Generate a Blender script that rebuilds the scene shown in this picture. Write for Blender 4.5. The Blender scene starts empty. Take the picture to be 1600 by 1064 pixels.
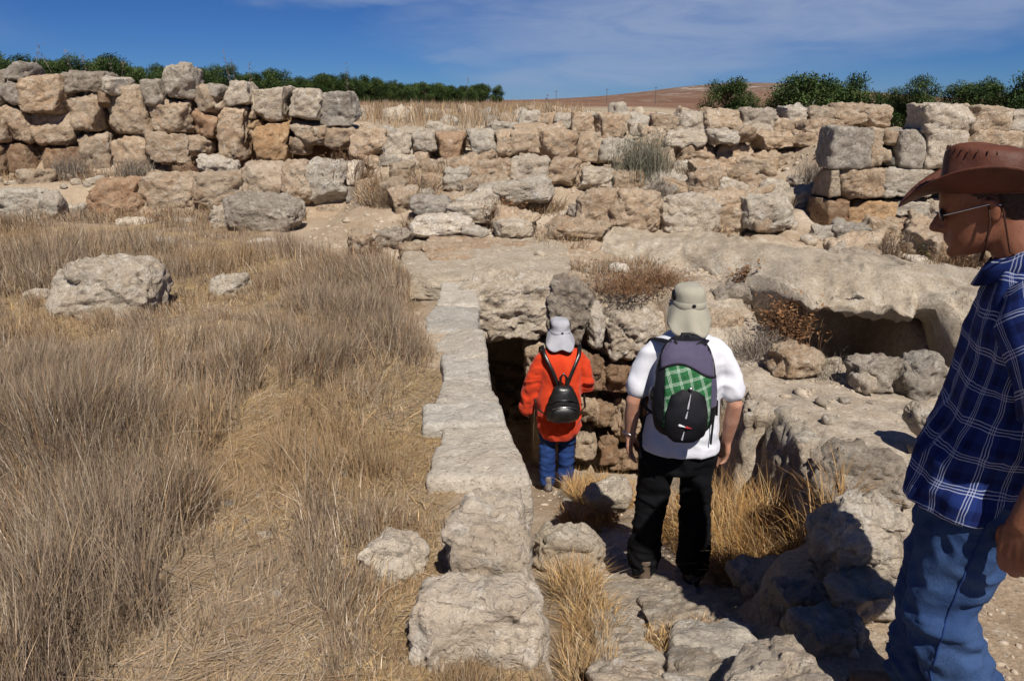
import bpy, math, random
import numpy as np
from mathutils import Vector, Matrix

# ------------------------------------------------------------------ camera, sky, sun, exposure
scene = bpy.context.scene
COL = scene.collection
PITCH = math.radians(17.4); CAMZ = 1.65; FPX = 1200.0
CP, SP = math.cos(PITCH), math.sin(PITCH)
cam_d = bpy.data.cameras.new('camera'); cam = bpy.data.objects.new('camera', cam_d); COL.objects.link(cam)
cam_d.sensor_width = 36.0; cam_d.lens = 27.0; cam_d.clip_start = 0.05; cam_d.clip_end = 9000
cam.location = (0, 0, CAMZ); cam.rotation_euler = (math.pi/2 - PITCH, 0, 0)
scene.camera = cam

SUN_EL, SUN_AZ = math.radians(51), math.radians(14)     # the sun stands behind the camera, a little to its right
world = bpy.data.worlds.new('World'); scene.world = world; world.use_nodes = True
wn, wl = world.node_tree.nodes, world.node_tree.links
wn.clear()
w_out = wn.new('ShaderNodeOutputWorld'); w_bg = wn.new('ShaderNodeBackground')
sky = wn.new('ShaderNodeTexSky'); sky.sky_type = 'NISHITA'; sky.sun_disc = False
sky.sun_elevation = SUN_EL; sky.sun_rotation = math.pi - SUN_AZ
sky.altitude = 1200; sky.air_density = 0.75; sky.dust_density = 0.0; sky.ozone_density = 4.0
hsv = wn.new('ShaderNodeHueSaturation'); hsv.inputs['Saturation'].default_value = 1.08; hsv.inputs['Value'].default_value = 1.0
tint = wn.new('ShaderNodeMixRGB'); tint.blend_type = 'MULTIPLY'; tint.inputs[0].default_value = 1.0; tint.inputs[2].default_value = (.33, .57, .97, 1)   # deep clear autumn blue
wl.new(sky.outputs[0], hsv.inputs['Color']); wl.new(hsv.outputs[0], tint.inputs[1])
# thin cirrus drawn out over the whole sky
tc = wn.new('ShaderNodeTexCoord')
def cirrus(scale, loc, lo, hi, det=6, rough=.6, dist=.6):
    mp = wn.new('ShaderNodeMapping'); mp.inputs['Scale'].default_value = scale; mp.inputs['Location'].default_value = loc
    mp.inputs['Rotation'].default_value = (0, math.radians(10), 0)
    nz = wn.new('ShaderNodeTexNoise'); nz.inputs['Scale'].default_value = 1.0; nz.inputs['Detail'].default_value = det
    nz.inputs['Roughness'].default_value = rough; nz.inputs['Distortion'].default_value = dist
    rm = wn.new('ShaderNodeMapRange'); rm.interpolation_type = 'SMOOTHSTEP'
    rm.inputs['From Min'].default_value = lo; rm.inputs['From Max'].default_value = hi
    wl.new(tc.outputs['Generated'], mp.inputs['Vector']); wl.new(mp.outputs[0], nz.inputs['Vector']); wl.new(nz.outputs['Fac'], rm.inputs['Value'])
    return rm.outputs[0]
c1 = cirrus((2.2, 2.2, 8.0), (0.55, 0.3, 0.12), .50, .75, det=2, rough=.45, dist=.3)
c2 = cirrus((7, 7, 42.0), (3.1, 1.7, 0.2), .15, .70, det=7, rough=.6, dist=.8)
def wm(op, a, b=None):
    x = wn.new('ShaderNodeMath'); x.operation = op
    for k, v in ((0, a), (1, b)):
        if v is None: continue
        if isinstance(v, (int, float)): x.inputs[k].default_value = v
        else: wl.new(v, x.inputs[k])
    return x.outputs[0]
sx = wn.new('ShaderNodeSeparateXYZ'); wl.new(tc.outputs['Generated'], sx.inputs[0])
wob1 = cirrus((6, 6, 14), (9, 2, 4), 0, 1, det=4, rough=.55, dist=.4); wob2 = cirrus((5, 5, 18), (2, 8, 1), 0, 1, det=4, rough=.55, dist=.4)
yy = wm('MAXIMUM', sx.outputs[1], .05)
az = wm('ADD', wm('DIVIDE', sx.outputs[0], yy), wm('MULTIPLY', wm('SUBTRACT', wob1, .5), .20)); el = wm('ADD', wm('DIVIDE', sx.outputs[2], yy), wm('MULTIPLY', wm('SUBTRACT', wob2, .5), .05))
bank = None
for ca, ce, ra, re_, sl, amt in [(.30, .108, .46, .075, .06, 1.0), (.14, .055, .22, .060, .15, .85), (-.02, .052, .10, .014, 0, .55), (-.12, .128, .20, .022, 0, .6), (.75, .10, .25, .02, .1, .4)]:
    dx = wm('DIVIDE', wm('SUBTRACT', az, ca), ra); dz = wm('DIVIDE', wm('SUBTRACT', wm('SUBTRACT', el, ce), wm('MULTIPLY', wm('SUBTRACT', az, ca), sl)), re_)
    q2 = wm('ADD', wm('MULTIPLY', dx, dx), wm('MULTIPLY', dz, dz)); r = wn.new('ShaderNodeMapRange'); r.interpolation_type = 'SMOOTHSTEP'; wl.new(q2, r.inputs['Value'])
    r.inputs['From Min'].default_value = 1.25; r.inputs['From Max'].default_value = .05; r.inputs['To Max'].default_value = amt
    bank = r.outputs[0] if bank is None else wm('MAXIMUM', bank, r.outputs[0])
cov = wm('MULTIPLY', wm('MAXIMUM', bank, wm('MULTIPLY', c1, .5)), wm('ADD', .45, wm('MULTIPLY', c2, .55)))
cov = wm('MULTIPLY', cov, .85)
cmix = wn.new('ShaderNodeMixRGB'); wl.new(cov, cmix.inputs['Fac']); wl.new(tint.outputs[0], cmix.inputs['Color1'])
cmix.inputs['Color2'].default_value = (5.2, 6.6, 9.6, 1)
wl.new(cmix.outputs[0], w_bg.inputs['Color']); w_bg.inputs['Strength'].default_value = 0.05
wl.new(w_bg.outputs[0], w_out.inputs['Surface'])

sun_d = bpy.data.lights.new('sun', 'SUN'); sun_d.energy = 5.0; sun_d.angle = math.radians(.55); sun_d.color = (1.0, .94, .86)
sun = bpy.data.objects.new('sun', sun_d); COL.objects.link(sun)
SUNV = Vector((math.sin(SUN_AZ)*math.cos(SUN_EL), -math.cos(SUN_AZ)*math.cos(SUN_EL), math.sin(SUN_EL)))
sun.rotation_euler = SUNV.to_track_quat('Z', 'Y').to_euler(); sun.location = (3, -6, 9)
scene.view_settings.view_transform = 'Standard'; scene.view_settings.look = 'None'
scene.view_settings.exposure = 0.17; scene.view_settings.gamma = 1.0; scene.view_settings.use_curve_mapping = False
scene.render.engine = 'CYCLES'
scene.cycles.max_bounces = 5; scene.cycles.diffuse_bounces = 3; scene.cycles.glossy_bounces = 2; scene.cycles.transparent_max_bounces = 8
scene.cycles.use_denoising = True

# ------------------------------------------------------------------ geometry of the place as seen in the photograph
def ray(u, v):
    a = (u-800)/FPX; b = (v-532)/FPX
    return np.array([a, CP-b*SP, -SP-b*CP])
def at_d(u, v, d):                       # the point of that sight line at ground distance d
    r = ray(u, v); t = d/r[1]
    return np.array([r[0]*t, d, CAMZ+r[2]*t])
def at_z(u, v, z):                       # ... at height z
    r = ray(u, v); t = (z-CAMZ)/r[2]
    return np.array([r[0]*t, r[1]*t, z])
def stair_z(y): return np.interp(y, [1.6, 3.75, 6.1, 7.0], [0, -.93, -1.64, -1.75])
def at_stair(u, v, raise_=0.0):          # ... on the sloping floor of the stepped cutting
    r = ray(u, v)
    lo, hi = .2, 20.0
    for _ in range(40):
        t = (lo+hi)/2
        if CAMZ+r[2]*t > stair_z(r[1]*t)+raise_: lo = t
        else: hi = t
    return np.array([r[0]*t, r[1]*t, CAMZ+r[2]*t])

# ------------------------------------------------------------------ numpy noise
def _h(ix, iy, iz, s):
    h = (ix.astype(np.int64)*374761393 + iy.astype(np.int64)*668265263 + iz.astype(np.int64)*1440662683 + s*982451653) & 0xffffffff
    h = ((h ^ (h >> 13))*1274126177) & 0xffffffff
    h = ((h ^ (h >> 16))*2246822519) & 0xffffffff
    return ((h ^ (h >> 15)) & 0xffff)/32767.5 - 1.0
def noise(P, s=0):
    P = np.asarray(P, float); i = np.floor(P); f = P-i; i = i.astype(np.int64)
    w = f*f*f*(f*(f*6-15)+10)
    out = 0
    for dx in (0, 1):
        wx = w[:, 0] if dx else 1-w[:, 0]
        for dy in (0, 1):
            wy = w[:, 1] if dy else 1-w[:, 1]
            for dz in (0, 1):
                wz = w[:, 2] if dz else 1-w[:, 2]
                out = out + wx*wy*wz*_h(i[:, 0]+dx, i[:, 1]+dy, i[:, 2]+dz, s)
    return out
def fbm(P, o=4, s=0, g=.5):
    a, r = 1.0, 0
    for k in range(o):
        r = r+a*noise(np.asarray(P)*(2.03**k), s+k*17); a *= g
    return r
def n2(x, y, f, s=0, o=3):
    x = np.asarray(x, float); y = np.asarray(y, float); sh = np.broadcast(x, y).shape
    X = np.broadcast_to(x, sh).ravel()*f; Y = np.broadcast_to(y, sh).ravel()*f
    return fbm(np.stack([X, Y, np.full_like(X, s*.37)], 1), o, s).reshape(sh)
def S(x, a, b):
    t = np.clip((np.asarray(x, float)-a)/(b-a), 0, 1); return t*t*(3-2*t)

# ------------------------------------------------------------------ object helpers
def tag(o, label=None, cat=None, group=None, kind=None):
    if label: o['label'] = label
    if cat: o['category'] = cat
    if group: o['group'] = group
    if kind: o['kind'] = kind
    return o
def link(name, me, parent=None, mat=None, tint=None):
    o = bpy.data.objects.new(name, me); COL.objects.link(o)
    if mat is not None and me is not None:
        me.materials.clear(); me.materials.append(mat)
    if parent is not None: o.parent = parent
    if tint is not None: o.color = (*tint, 1)
    return o
def empty(name, loc=(0, 0, 0), rz=0):
    o = bpy.data.objects.new(name, None); COL.objects.link(o); o.location = loc; o.rotation_euler = (0, 0, rz); o.empty_display_size = .2
    return o
def mesh_np(name, V, F, smooth=True, uv=None):
    """F: (n,3) or (n,4) integer array, or list of tuples"""
    me = bpy.data.meshes.new(name)
    V = np.asarray(V, np.float32)
    if isinstance(F, np.ndarray):
        k = F.shape[1]; n = F.shape[0]
        me.vertices.add(len(V)); me.vertices.foreach_set('co', V.ravel())
        me.loops.add(n*k); me.loops.foreach_set('vertex_index', F.astype(np.int32).ravel())
        me.polygons.add(n); me.polygons.foreach_set('loop_start', np.arange(0, n*k, k, dtype=np.int32))
        me.update(calc_edges=True)
    else:
        me.from_pydata([tuple(map(float, p)) for p in V], [], [tuple(int(i) for i in f) for f in F]); me.update()
    if uv is not None:
        li = np.empty(len(me.loops), np.int32); me.loops.foreach_get('vertex_index', li)
        lay = me.uv_layers.new(name='UVMap'); lay.data.foreach_set('uv', np.asarray(uv, np.float32)[li].ravel())
    if smooth: me.polygons.foreach_set('use_smooth', np.ones(len(me.polygons), bool))
    return me
def get_co(me):
    a = np.empty(len(me.vertices)*3, np.float32); me.vertices.foreach_get('co', a); return a.reshape(-1, 3).astype(float)
def set_co(me, V):
    me.vertices.foreach_set('co', np.asarray(V, np.float32).ravel()); me.update()
def get_no(me):
    a = np.empty(len(me.vertices)*3, np.float32); me.vertices.foreach_get('normal', a); return a.reshape(-1, 3).astype(float)

# ------------------------------------------------------------------ materials
def new_mat(name):
    m = bpy.data.materials.new(name); m.use_nodes = True
    nt = m.node_tree; nt.nodes.clear()
    out = nt.nodes.new('ShaderNodeOutputMaterial'); b = nt.nodes.new('ShaderNodeBsdfPrincipled'); nt.links.new(b.outputs[0], out.inputs[0])
    b.inputs['Roughness'].default_value = .9
    try: b.inputs['Specular IOR Level'].default_value = .2
    except KeyError: pass
    return m, nt, b
class NB:
    """small node-building helper"""
    def __init__(s, nt): s.nt = nt; s.N = nt.nodes; s.L = nt.links
    def n(s, t, **kw):
        x = s.N.new(t)
        for k, v in kw.items(): setattr(x, k, v)
        return x
    def set(s, sock, v):
        if hasattr(v, 'links') or isinstance(v, bpy.types.NodeSocket): s.L.new(v, sock)
        else: sock.default_value = v
    def noise(s, vec, scale, det=4, rough=.55, dist=0, out='Fac'):
        x = s.n('ShaderNodeTexNoise'); s.set(x.inputs['Vector'], vec); x.inputs['Scale'].default_value = scale
        x.inputs['Detail'].default_value = det; x.inputs['Roughness'].default_value = rough; x.inputs['Distortion'].default_value = dist
        return x.outputs[out]
    def voro(s, vec, scale, feature='F1', out='Distance', rand=1.0):
        x = s.n('ShaderNodeTexVoronoi', feature=feature); s.set(x.inputs['Vector'], vec); x.inputs['Scale'].default_value = scale
        x.inputs['Randomness'].default_value = rand
        return x.outputs[out]
    def rng(s, val, a, b, c=0, d=1, smooth=True):
        x = s.n('ShaderNodeMapRange'); x.interpolation_type = 'SMOOTHSTEP' if smooth else 'LINEAR'
        s.set(x.inputs['Value'], val); x.inputs['From Min'].default_value = a; x.inputs['From Max'].default_value = b
        x.inputs['To Min'].default_value = c; x.inputs['To Max'].default_value = d
        return x.outputs[0]
    def mix(s, f, a, b, mode='MIX'):
        x = s.n('ShaderNodeMixRGB', blend_type=mode); s.set(x.inputs[0], f)
        for k, v in ((1, a), (2, b)):
            if isinstance(v, (tuple, list)): x.inputs[k].default_value = (*v[:3], 1)
            else: s.L.new(v, x.inputs[k])
        return x.outputs[0]
    def math(s, op, a, b=None, c=None):
        x = s.n('ShaderNodeMath', operation=op)
        s.set(x.inputs[0], a)
        if b is not None: s.set(x.inputs[1], b)
        if c is not None: s.set(x.inputs[2], c)
        return x.outputs[0]
    def bump(s, h, strength, dist, prev=None):
        x = s.n('ShaderNodeBump'); x.inputs['Strength'].default_value = strength; x.inputs['Distance'].default_value = dist
        s.L.new(h, x.inputs['Height'])
        if prev is not None: s.L.new(prev, x.inputs['Normal'])
        return x.outputs[0]
    def objvec(s, rnd=True):
        t = s.n('ShaderNodeTexCoord').outputs['Object']
        if not rnd: return t
        i = s.n('ShaderNodeObjectInfo'); v = s.n('ShaderNodeVectorMath', operation='ADD'); m = s.math('MULTIPLY', i.outputs['Random'], 57.0)
        s.L.new(t, v.inputs[0]); s.L.new(m, v.inputs[1]); return v.outputs[0]
    def sep(s, vec):
        x = s.n('ShaderNodeSeparateXYZ'); s.L.new(vec, x.inputs[0]); return x.outputs

def make_limestone(name, cols, lichen=.5, bump=1.0, fine=1.0):
    m, nt, b = new_mat(name); q = NB(nt); v = q.objvec()
    info = q.n('ShaderNodeObjectInfo')
    big = q.noise(v, 3.2, 5, .6, .4); mid = q.noise(v, 11, 6, .65, .3); sm = q.noise(v, 48, 5, .7)
    c = q.mix(q.rng(big, .36, .64), cols[0], cols[1])
    c = q.mix(q.rng(mid, .48, .70), c, cols[2])
    # grey lichen crusts and brown pits
    li = q.math('MULTIPLY', q.rng(q.noise(v, 6.5, 7, .7, .8), .53, .62), q.rng(sm, .40, .62))
    c = q.mix(q.math('MULTIPLY', li, lichen), c, cols[3])
    pit = q.voro(q.mix(.25, v, q.noise(v, 9, 3, out='Color')), 26, out='Distance')
    pitm = q.rng(pit, .05, .34)
    crv = q.voro(q.mix(.35, v, q.noise(v, 4, 4, out='Color')), 3.1, 'DISTANCE_TO_EDGE')
    crk = q.rng(crv, .0, .03)
    grain = q.rng(sm, .25, .75, .80, 1.16)
    c = q.mix(1.0, c, grain, 'MULTIPLY')
    c = q.mix(q.math('MULTIPLY', q.math('SUBTRACT', 1.0, pitm), .30), c, tuple(x*.55 for x in cols[0]))
    c = q.mix(1.0, c, info.outputs['Color'], 'MULTIPLY')
    nt.links.new(c, b.inputs['Base Color'])
    h0 = q.math('SUBTRACT', q.noise(v, 9, 8, .70, .5), q.math('MULTIPLY', q.rng(q.noise(v, 15, 5, .7, 1.2), .56, .72), .45))
    h1 = q.math('ADD', q.math('MULTIPLY', pitm, .35), q.math('MULTIPLY', q.noise(v, 34, 6, .7), .9))
    n0 = q.bump(h0, .9*bump, .05); n0 = q.bump(q.noise(v, 22, 8, .78, .3), .9*bump, .032, n0)
    n1 = q.bump(h1, .95*fine, .024, n0)
    n2_ = q.bump(crk, .35*bump, .012, n1)
    n3 = q.bump(q.noise(v, 160, 4, .75), .5*fine, .003, n2_)
    nt.links.new(n3, b.inputs['Normal'])
    b.inputs['Roughness'].default_value = .95
    return m
M = {}
# base, second tone, pale crust, lichen grey
M['stone_tan'] = make_limestone('limestone_tan', [(.46, .325, .21), (.55, .43, .305), (.62, .525, .41), (.27, .24, .20)])
M['stone_pale'] = make_limestone('limestone_pale', [(.52, .43, .325), (.61, .53, .42), (.69, .63, .54), (.33, .305, .265)], lichen=.45)
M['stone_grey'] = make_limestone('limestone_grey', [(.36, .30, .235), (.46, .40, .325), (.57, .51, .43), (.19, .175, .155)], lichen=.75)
M['stone_slab'] = make_limestone('limestone_slab', [(.47, .41, .33), (.53, .475, .395), (.60, .545, .46), (.38, .35, .30)], lichen=.4, bump=.5, fine=.8)
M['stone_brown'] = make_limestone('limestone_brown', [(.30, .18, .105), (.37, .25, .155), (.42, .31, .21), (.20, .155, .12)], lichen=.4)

def ground_material():
    m, nt, b = new_mat('dry_earth'); q = NB(nt)
    t = q.n('ShaderNodeTexCoord').outputs['Object']
    a = q.n('ShaderNodeAttribute', attribute_name='cover'); s3 = q.n('ShaderNodeSeparateColor'); nt.links.new(a.outputs['Color'], s3.inputs[0])
    n1 = q.noise(t, 1.3, 6, .6); n2_ = q.noise(t, 9, 6, .65); n3 = q.noise(t, 55, 5, .7)
    earth = q.mix(q.rng(n1, .35, .65), (.36, .265, .175), (.44, .345, .245))
    earth = q.mix(q.rng(n2_, .5, .72), earth, (.52, .43, .325))
    straw = q.mix(q.rng(n2_, .35, .65), (.30, .205, .10), (.40, .29, .15))
    straw = q.mix(q.rng(n1, .45, .7), straw, (.33, .255, .175))
    rock = q.mix(q.rng(n2_, .38, .62), (.42, .345, .26), (.54, .465, .37))
    rock = q.mix(q.rng(q.noise(t, 4, 6, .7, .6), .52, .62), rock, (.33, .28, .22))
    far = q.mix(q.rng(q.noise(t, .12, 5, .6), .35, .65), (.36, .28, .185), (.44, .355, .25))
    c = q.mix(s3.outputs[0], earth, straw); c = q.mix(s3.outputs[1], c, rock); c = q.mix(s3.outputs[2], c, far)
    py = q.sep(t)[1]; red = q.mix(q.rng(q.noise(t, .012, 5, .6), .35, .65), (.17, .085, .05), (.24, .14, .085))
    c = q.mix(q.rng(py, 170, 330), c, red)
    c = q.mix(1.0, c, q.rng(n3, .25, .75, .72, 1.2), 'MULTIPLY')
    # pebbles
    pv = q.voro(t, 42, out='Distance'); pc = q.voro(t, 42, out='Color')
    sc = q.n('ShaderNodeSeparateColor'); nt.links.new(pc, sc.inputs[0])
    pm = q.math('MULTIPLY', q.rng(pv, .42, .26), q.rng(sc.outputs[0], .80, .84))
    c = q.mix(q.math('MULTIPLY', pm, .6), c, (.48, .42, .34))
    nt.links.new(c, b.inputs['Base Color'])
    bp = q.bump(q.noise(t, 7, 8, .7), .7, .05); bp = q.bump(q.noise(t, 38, 6, .75), .8, .015, bp); bp = q.bump(pm, .6, .012, bp)
    nt.links.new(bp, b.inputs['Normal'])
    return m
M['ground'] = ground_material()
def flat_mat(name, col, rough=.9, col2=None, scale=30, bump=0, bscale=80, spec=.2, metal=0):
    m, nt, b = new_mat(name); q = NB(nt); v = q.objvec()
    c2 = col2 or tuple(x*.75 for x in col)
    c = q.mix(q.rng(q.noise(v, scale, 5, .6), .35, .65), col, c2); nt.links.new(c, b.inputs['Base Color'])
    b.inputs['Roughness'].default_value = rough; b.inputs['Specular IOR Level'].default_value = spec; b.inputs['Metallic'].default_value = metal
    if bump: nt.links.new(q.bump(q.noise(v, bscale, 4, .6), bump, .004), b.inputs['Normal'])
    return m
def blade_mat(name, trans=.25):
    m, nt, b = new_mat(name); q = NB(nt)
    a = q.n('ShaderNodeAttribute', attribute_name='tone')
    nt.links.new(a.outputs['Color'], b.inputs['Base Color']); b.inputs['Roughness'].default_value = .75
    return m
M['blade'] = blade_mat('dry_blades')

# ------------------------------------------------------------------ ground
LEDGE = np.array([(.95, 8.15), (1.7, 7.7), (2.06, 6.9), (2.3, 6.0), (2.75, 5.7), (3.15, 5.78), (3.5, 5.3), (4.2, 4.8), (5.0, 4.5), (7.5, 4.2)])
def ledge_y(x): return np.interp(x, LEDGE[:, 0], LEDGE[:, 1])
def xL(y): return .12-.129*(y-2.9)
def xR(y): return np.interp(y, [1.4, 2.2, 3.0, 3.5, 4.2, 5.0, 5.6, 6.2, 7], [1.0, 1.05, 1.15, 1.62, 1.78, 1.6, 1.45, 1.3, 1.2])
def G(x, y, wob=True):
    x = np.asarray(x, float); y = np.asarray(y, float)
    zc = np.interp(y, [0, 7, 9, 9.6, 10.6, 11, 12, 12.6, 13.4, 14, 16, 30, 100, 214, 9000], [0, .03, .08, .12, .38, .48, .66, .8, 1.02, 1.15, 1.22, 1.2, .6, -.6, -2.0])
    zl = np.interp(y, [0, 10.9, 11.15, 11.5, 12.4, 12.9, 13.3, 30, 100, 214, 9000], [0, .03, .1, .42, .47, .8, 1.28, 1.2, .6, -.6, -2.0])
    zr = np.interp(y, [0, 9.6, 10, 10.8, 13, 16, 30, 100, 214, 9000], [0, .06, .3, .95, 1.1, 1.1, 1.1, .6, -.6, -2.0])
    wlft = S(x, -1.9, -2.6); wrgt = S(x, 4.0, 4.7)
    z = zc*(1-wlft)*(1-wrgt)+zl*wlft+zr*wrgt
    z = z-S(x/np.maximum(y, 1), .16, .32)*S(y, 14, 34)*(1-S(y, 220, 500))*3.2       # falls away behind the squared wall
    wx = n2(x, y, 1.7, 5, 3)*.06 if wob else 0
    # lower platform on the right
    zp = np.interp(y, [0, 1.1, 2.2, 5.2, 6.0, 7.0], [0, 0, -.28, -.33, -.26, .05])
    mp = S(x+wx, .55, 1.15)*(1-S(y, 6.6, 7.1))
    z = z*(1-mp)+np.minimum(zp, z)*mp
    # stepped cutting
    zt = stair_z(y)
    mt = S(x+wx*.3, xL(y)-.16, xL(y)-.06)*(1-S(x+wx, xR(y)-.10, xR(y)+.12))*(1-S(y+wx*.4, 6.72, 6.84))
    mt = np.maximum(mt, S(x, -.95, -.9)*(1-S(x, .2, .25))*S(y, 6.3, 6.35)*(1-S(y, 8.9, 8.95)))    # the passage behind the doorway
    z = z*(1-mt)+np.minimum(z, zt)*mt
    # hollow under the bedrock ledge
    mh = S(x, 2.05, 2.2)*(1-S(x, 3.3, 3.42))*S(y-ledge_y(x), -.3, -.02)*(1-S(y, 7.0, 7.1))
    z = z*(1-mh)+np.minimum(z, -.72)*mh
    if wob:
        near = 1-S(y, 30, 80)
        z = z+near*S(x, -2.6, -1.0)*S(y, 6.8, 8)*(n2(x, y, 2.4, 91, 4)*.07)
        z = z+near*(n2(x, y, .9, 1, 3)*.035+n2(x, y, 4.5, 2, 3)*.016)*(1-.3*mt)
    return z
def graded(lo, hi, f0, f1, step, grow):
    a = list(np.arange(f0, f1, step))
    s, p = step, f0
    left = []
    while p > lo: s *= grow; p -= s; left.append(max(p, lo))
    s, p = step, a[-1]
    right = []
    while p < hi: s *= grow; p += s; right.append(min(p, hi))
    return np.array(left[::-1]+a+right)
gx = graded(-5000, 5000, -2.6, 3.8, .05, 1.06); gy = graded(-30, 8000, 1.4, 9.0, .05, 1.05)
GX, GY = np.meshgrid(gx, gy)
GZ = G(GX, GY)
nx, ny = len(gx), len(gy)
idx = np.arange(nx*ny).reshape(ny, nx)
F = np.stack([idx[:-1, :-1], idx[:-1, 1:], idx[1:, 1:], idx[1:, :-1]], -1).reshape(-1, 4)
gme = mesh_np('ground', np.stack([GX, GY, GZ], -1).reshape(-1, 3), F)
def path_x(y): return np.interp(y, [1.2, 1.9, 2.6, 3.2, 3.9, 4.6], [-.85, -.88, -1.0, -1.25, -1.36, -1.5])
def path_mask(x, y):
    w = np.interp(y, [1.2, 1.9, 2.6, 3.4, 4.3, 4.8], [.30, .27, .20, .11, .06, .0])
    return (1-S(np.abs(x-path_x(y))+n2(x, y, 3, 8, 2)*.1, w*.75, w*1.25+.02))*(1-S(y, 4.3, 4.9))
FY = [1, 1.86, 2.02, 2.6, 3.3, 4.4, 5.2, 6.0, 7.0, 8.0, 9.5, 11]
FEDGE = [.15, .12, -.26, -.33, -.30, -.40, -.66, -.76, -.88, -2.0, -3.1, -3.4]
def field_mask(x, y):      # 1 where the dry grass of the left field grows
    edge = np.interp(y, FY, FEDGE)
    return (1-S(x+n2(x, y, 2.2, 4, 3)*.13, edge-.06, edge+.10))*(1-S(y+n2(x, y, 1.1, 6, 2)*.3, 10.2, 10.9))
fm = field_mask(GX, GY)
rockm = S(GX, .6, 1.4)*(1-S(GY, 8.6, 9.3))*S(GY, 2.6, 3.5)*S(n2(GX, GY, .8, 21, 4), -.5, .2)
rockm = np.maximum(rockm, S(GX, 1.0, 1.4)*S(GY, 2.9, 3.4)*(1-S(GY, 6.2, 6.8))*.9)
rockm = np.maximum(rockm, S(GX, -2.4, -1.4)*S(GY, 7.0, 7.6)*(1-S(GY, 13.5, 14.5))*S(n2(GX, GY, 1.1, 23, 4), -.2, .5)*.7)
rockm = np.clip(rockm*(1-fm), 0, 1); farm = S(GY, 13, 16)
att = gme.attributes.new('cover', 'FLOAT_COLOR', 'POINT')
att.data.foreach_set('color', np.stack([fm, rockm, farm, np.ones_like(fm)], -1).astype(np.float32).ravel())
ground = link('ground', gme, mat=M['ground']); tag(ground, 'pale dry earth and trampled straw under the whole ruin', kind='structure')
# ------------------------------------------------------------------ stones
_cube_cache = {}
def cube_grid(n):
    if n in _cube_cache: return _cube_cache[n]
    t = np.linspace(-1, 1, n+1); V = {}; pts = []; F = []
    def vid(p):
        k = tuple(np.round(p*n).astype(int))
        if k not in V: V[k] = len(pts); pts.append(p)
        return V[k]
    for ax in range(3):
        for sg in (-1, 1):
            a, c = (ax+1) % 3, (ax+2) % 3
            if sg < 0: a, c = c, a
            g = np.empty((n+1, n+1), int)
            for i in range(n+1):
                for j in range(n+1):
                    p = np.zeros(3); p[ax] = sg; p[a] = t[i]; p[c] = t[j]; g[i, j] = vid(p)
            F.append(np.stack([g[:-1, :-1], g[1:, :-1], g[1:, 1:], g[:-1, 1:]], -1).reshape(-1, 4))
    r = (np.array(pts), np.concatenate(F)); _cube_cache[n] = r
    return r
def facets(Q, cell, seed):
    """piecewise flat chips: every point takes the offset and tilt of its nearest scattered cell"""
    q = Q/cell; i0 = np.floor(q-.5).astype(np.int64); best = np.full(len(q), 9.0); out = np.zeros(len(q))
    for dx in (0, 1):
        for dy in (0, 1):
            for dz in (0, 1):
                a, b, c = i0[:, 0]+dx, i0[:, 1]+dy, i0[:, 2]+dz
                j1, j2, j3 = _h(a, b, c, seed), _h(a, b, c, seed+1), _h(a, b, c, seed+2)
                e = q-np.stack([a+.5+j1*.42, b+.5+j2*.42, c+.5+j3*.42], -1); d = (e*e).sum(1); k = d < best
                best = np.where(k, d, best); out = np.where(k, j1*.5+(e[:, 0]*j2+e[:, 1]*j3-e[:, 2]*j1)*.9, out)
    return out
def stone_mesh(name, half, seed, n=8, k=6.0, cuts=5, rough=1.0, quad=None):
    """a rough block: rounded box, a few broken corners, weathered surface. half = half sizes in metres"""
    rs = np.random.RandomState(seed % 2**31)
    P, F = cube_grid(n); P = P.copy()
    P = P/(np.sum(np.abs(P)**k, 1, keepdims=True)**(1/k))
    for c in range(cuts):
        nrm = rs.normal(size=3); nrm[2] = nrm[2]*.8; nrm /= np.linalg.norm(nrm)
        ext = np.abs(nrm).sum(); dmin = rs.uniform(.62, .90)*ext*.93
        d = P@nrm; over = np.maximum(d-dmin, 0); P = P-over[:, None]*nrm*.97
    half = np.asarray(half, float)
    # taper and skew
    tp = rs.uniform(-.10, .10, 4)
    P[:, 0] *= 1+tp[0]*P[:, 2]+tp[1]*P[:, 1]; P[:, 2] *= 1+tp[2]*P[:, 0]*.8
    P[:, 0] += rs.uniform(-.08, .08)*P[:, 2]; P[:, 2] += rs.uniform(-.06, .06)*P[:, 0]
    Q = P*half; s = float(np.mean(half)); mn = float(np.min(half))
    N = P/(np.abs(P).max(1, keepdims=True)+1e-6); N = np.sign(N)*np.abs(N)**3/np.maximum(half, .3*s); N /= np.linalg.norm(N, axis=1, keepdims=True)+1e-9
    off = rs.uniform(-50, 50, 3)
    d = fbm(Q/s*.9+off, 2, seed % 97)*.055*mn + fbm(Q/.16+off, 3, 3)*.013*rough*min(1, mn/.14) + fbm(Q/.05+off, 2, 7)*.010*rough*min(1, mn/.08)
    pitn = noise(Q/.075+off*2, 11); d -= np.maximum(pitn-.40, 0)*.045*rough*min(1, mn/.15)
    g1 = np.clip(1-np.abs(fbm(Q/.30+off*1.3, 2, 13))*2.2, 0, 1)**3; g2 = np.clip(1-np.abs(fbm(Q*np.array([.6, .6, 1.4])/.11+off*.7, 2, 17))*2.2, 0, 1)**2
    d -= (g1*.018+g2*.008)*rough*min(1, mn/.14)
    d += (facets(Q+off, .17, seed % 91)*.020+facets(Q+off, .075, seed % 89)*.009)*rough*min(1, mn/.13)
    Q = Q+N*d[:, None]
    if quad is not None: Q = quad(Q, P)
    return mesh_np(name, Q, F)
_seed = [100]
def nxt():
    _seed[0] += 7; return _seed[0]
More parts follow.
